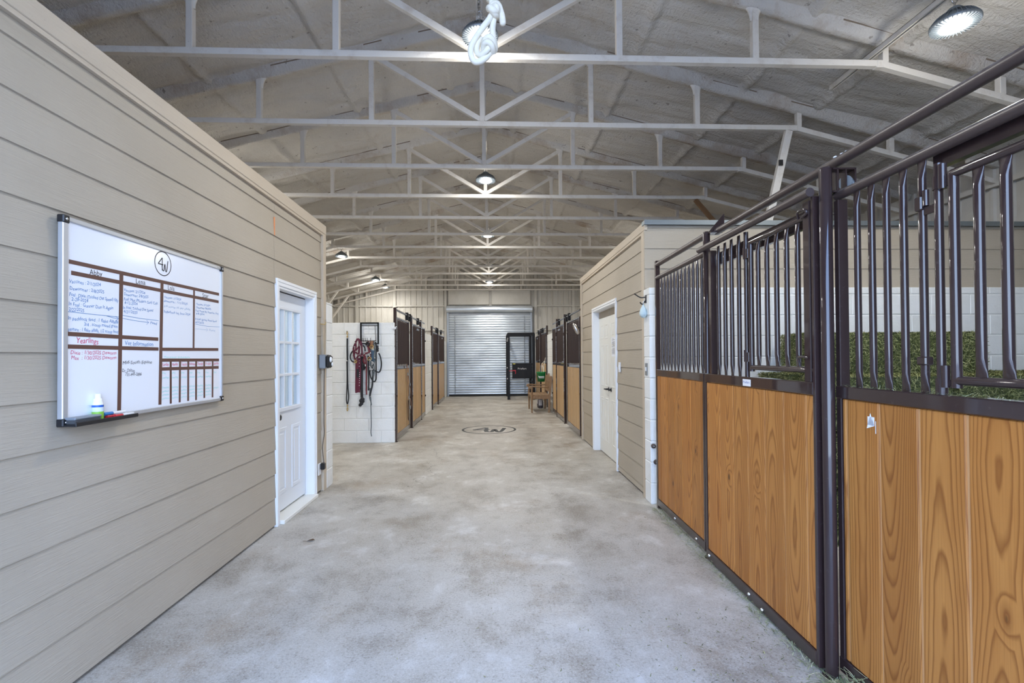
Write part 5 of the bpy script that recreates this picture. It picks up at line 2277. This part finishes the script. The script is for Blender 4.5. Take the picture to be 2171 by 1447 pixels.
bdo = mb.build('breast_board', 'black_steel', st)
mb = MB()
put_text(mb, 'Priefert', lambda a, c: (a, -.0312, c), -.115, 1.005, .175, 1.005, .055)
mb.build('lettering', 'decal_white', bdo)
mb = MB()
mb.bbox(-.28, -.20, -.06, -.03, 1.175, 1.21, .004)
mb.build('tag', 'yellow_tag', bdo)
mb = MB()
mb.tube([(-.40, -.05, .96), (-.20, -.05, .965)], .012, 8)
mb.bbox(-.27, -.18, -.075, -.04, .955, .985, .004)
mb.tube(spline([(-.205, -.07, .96), (-.19, -.075, .92), (-.20, -.075, .86)], 4), .011, 8)
mb.build('handle', 'marker_red', bdo)
mb = MB()
for z in (1.98, 1.06, .70):
    mb.ball((-HW - .04, -.02, z), .028, 8)
mb.bar((-HW - .02, -.05, 2.06), (-HW - .05, -.06, 1.93), .035, .035)
mb.build('clamp', 'chrome', st)

# carved wooden bench, seat facing the aisle
bn = thing('wooden_bench', 'carved weathered wooden armchair bench against the right white pier', 'bench', (1.235, 12.68, 0))
LY = .47
for sy in (-1, 1):
    y = sy * LY
    mb = MB()
    mb.lathe([(.020, 0), (.018, .05), (.024, .08), (.020, .14), (.027, .34), (.030, .36), (.030, .44), (.024, .46), (.026, .52), (.020, .56), (.028, .60), (.030, .64)], 14, Matrix.Translation((-.235, y, 0)))
    mb.build('leg', 'teak', bn)
    mb = MB()
    for a, c in (((.20, 0), (.215, .42)), ((.215, .42), (.26, .93))):
        mb.bar((a[0], y, a[1]), (c[0], y, c[1]), .045, .055, (1, 0, 0), .004)
    mb.build('leg', 'teak', bn)
    mb = MB()
    mb.tube(spline([(-.285, y, .62), (-.29, y, .655), (-.25, y, .672), (-.10, y, .660), (.10, y, .655), (.235, y, .67)], 5), 1, 12, flat=(.035, .05), up=(0, 0, 1))
    mb.lathe([(.03, -.027), (.034, 0), (.03, .027)], 14, Matrix.Translation((-.265, y, .645)) @ Matrix.Rotation(pi / 2, 4, 'X'))
    mb.build('armrest', 'teak', bn)
mb = MB()
for k in range(5):
    mb.bbox(-.27 + k * .099, -.27 + k * .099 + .092, -LY - .015, LY + .015, .43, .452, .004)
for x in (-.235, .20):
    mb.bbox(x - .012, x + .012, -LY, LY, .36, .43, .003)
for y in (-LY, LY):
    mb.bbox(-.235, .21, y - .012, y + .012, .35, .43, .003)
mb.build('seat', 'teak', bn)
mb = MB()
M = Matrix.Translation((.21, 0, .42)) @ Matrix.Rotation(.088, 4, 'Y')
mb.bbox(-.014, .014, -LY, LY, .10, .15, .004, M)
mb.bbox(-.014, .014, -LY, LY, .36, .46, .006, M)
pr = [(-LY, .44), (LY, .44)] + [(LY - 2 * LY * q / 24, .46 + .03 * abs(sin(3 * pi * q / 24)) + .08 * math.exp(-((q - 12) / 5.0) ** 2)) for q in range(25)]
mb.prism(pr, -.014, .014, M @ Matrix(((0, 0, 1, 0), (1, 0, 0, 0), (0, 1, 0, 0), (0, 0, 0, 1))))
for q in range(9):
    y = -LY + .09 + q * (2 * LY - .18) / 8
    mb.lathe([(.010, .15), (.016, .20), (.010, .25), (.016, .30), (.010, .36)], 10, M @ Matrix.Translation((0, y, 0)))
mb.build('backrest', 'teak', bn)

bk = thing('bucket', 'green plastic bucket with white lettering hanging by the stall beyond the bench', 'bucket', (1.385, 13.62, .72))
mb = MB()
mb.lathe([(.001, .005), (.100, .005), (.104, 0), (.128, .245), (.136, .25), (.138, .275), (.130, .278), (.122, .25), (.098, .015), (.001, .012)], 32, cap=False)
mb.build('pail', 'bucket_green', bk)
mb = MB()
mb.tube([(.0, .134 * cos(a), .26 + .20 * sin(a)) for a in [pi * q / 16 for q in range(17)]], .004, 8)
mb.build('bail', 'plastic_white', bk)
mb = MB()


def on_pail(a, c):
    r = .104 + .024 * c / .245 + .0015
    return (r * sin(a / r), -r * cos(a / r), c)


put_text(mb, 'RANGER', on_pail, -.085, .115, .10, .125, .045) if False else None
for q in range(7):
    mb.add([on_pail(-.075 + q * .023, .115), on_pail(-.075 + q * .023 + .017, .116), on_pail(-.075 + q * .023 + .017, .155), on_pail(-.075 + q * .023, .154)], [(0, 1, 2, 3)])
for q in range(10):
    mb.add([on_pail(-.08 + q * .017, .092), on_pail(-.08 + q * .017 + .014, .092), on_pail(-.08 + q * .017 + .014, .100), on_pail(-.08 + q * .017, .100)], [(0, 1, 2, 3)])
mb.add([on_pail(-.10, .17), on_pail(-.085, .118), on_pail(-.07, .115), on_pail(-.088, .172)], [(0, 1, 2, 3)])
mb.build('lettering', 'decal_white', bk)
mb = MB()
mb.tube(spline([(1.385, 13.62, 1.18), (1.42, 13.62, 1.24), (1.50, 13.62, 1.31)], 4), .006, 8)
mb.tube(spline([(1.42, 13.60, 1.18), (1.45, 13.58, 1.06), (1.45, 13.56, .99)], 4), .014, 8)
mb.tube(spline([(1.45, 13.56, .98), (1.47, 13.58, 1.20), (1.51, 13.60, 1.40)], 4), .010, 8)
o = mb.build('hanging_rope', 'rope_white')
tag(o, 'short white rope tying the green bucket to the stall rail', 'rope')
bg = thing('feed_bag', 'crumpled white and dark printed bag standing on the floor under the bench', 'bag', (1.33, 13.38, 0))
mb = MB()
prof = []
vs, fs = [], []
n = 24
for i, (z, a, c) in enumerate(((0, .15, .07), (.03, .165, .085), (.12, .16, .09), (.20, .145, .075), (.27, .10, .04), (.32, .09, .015))):
    for q in range(n):
        an = 2 * pi * q / n
        j = 1 + .10 * mnoise.noise((cos(an) * 2, sin(an) * 2, z * 14))
        vs.append((c * cos(an) * j, a * sin(an) * j, z + .012 * mnoise.noise((an, z * 9, 2))))
for i in range(5):
    for q in range(n):
        fs.append((i * n + q, i * n + (q + 1) % n, (i + 1) * n + (q + 1) % n, (i + 1) * n + q))
vs = [(x, y, max(z, .001)) for x, y, z in vs]
mb.add(vs, fs, None, True)
mb.add(vs[-n:], [tuple(range(n))])
mb.build('sack', 'bag_dark', bg)
mb = MB()
for (a0, a1, z0, z1) in ((-2.2, -1.2, .08, .24), (-2.9, -2.5, .12, .2)):
    gv = []
    for q in range(7):
        an = a0 + (a1 - a0) * q / 6
        for z in (z0, z1):
            e = 1.06
            gv.append((.092 * cos(an) * e, .162 * sin(an) * e, z))
    mb.add(gv, [(2 * q, 2 * q + 2, 2 * q + 3, 2 * q + 1) for q in range(6)], None, True)
mb.build('print', 'bag_print', bg)
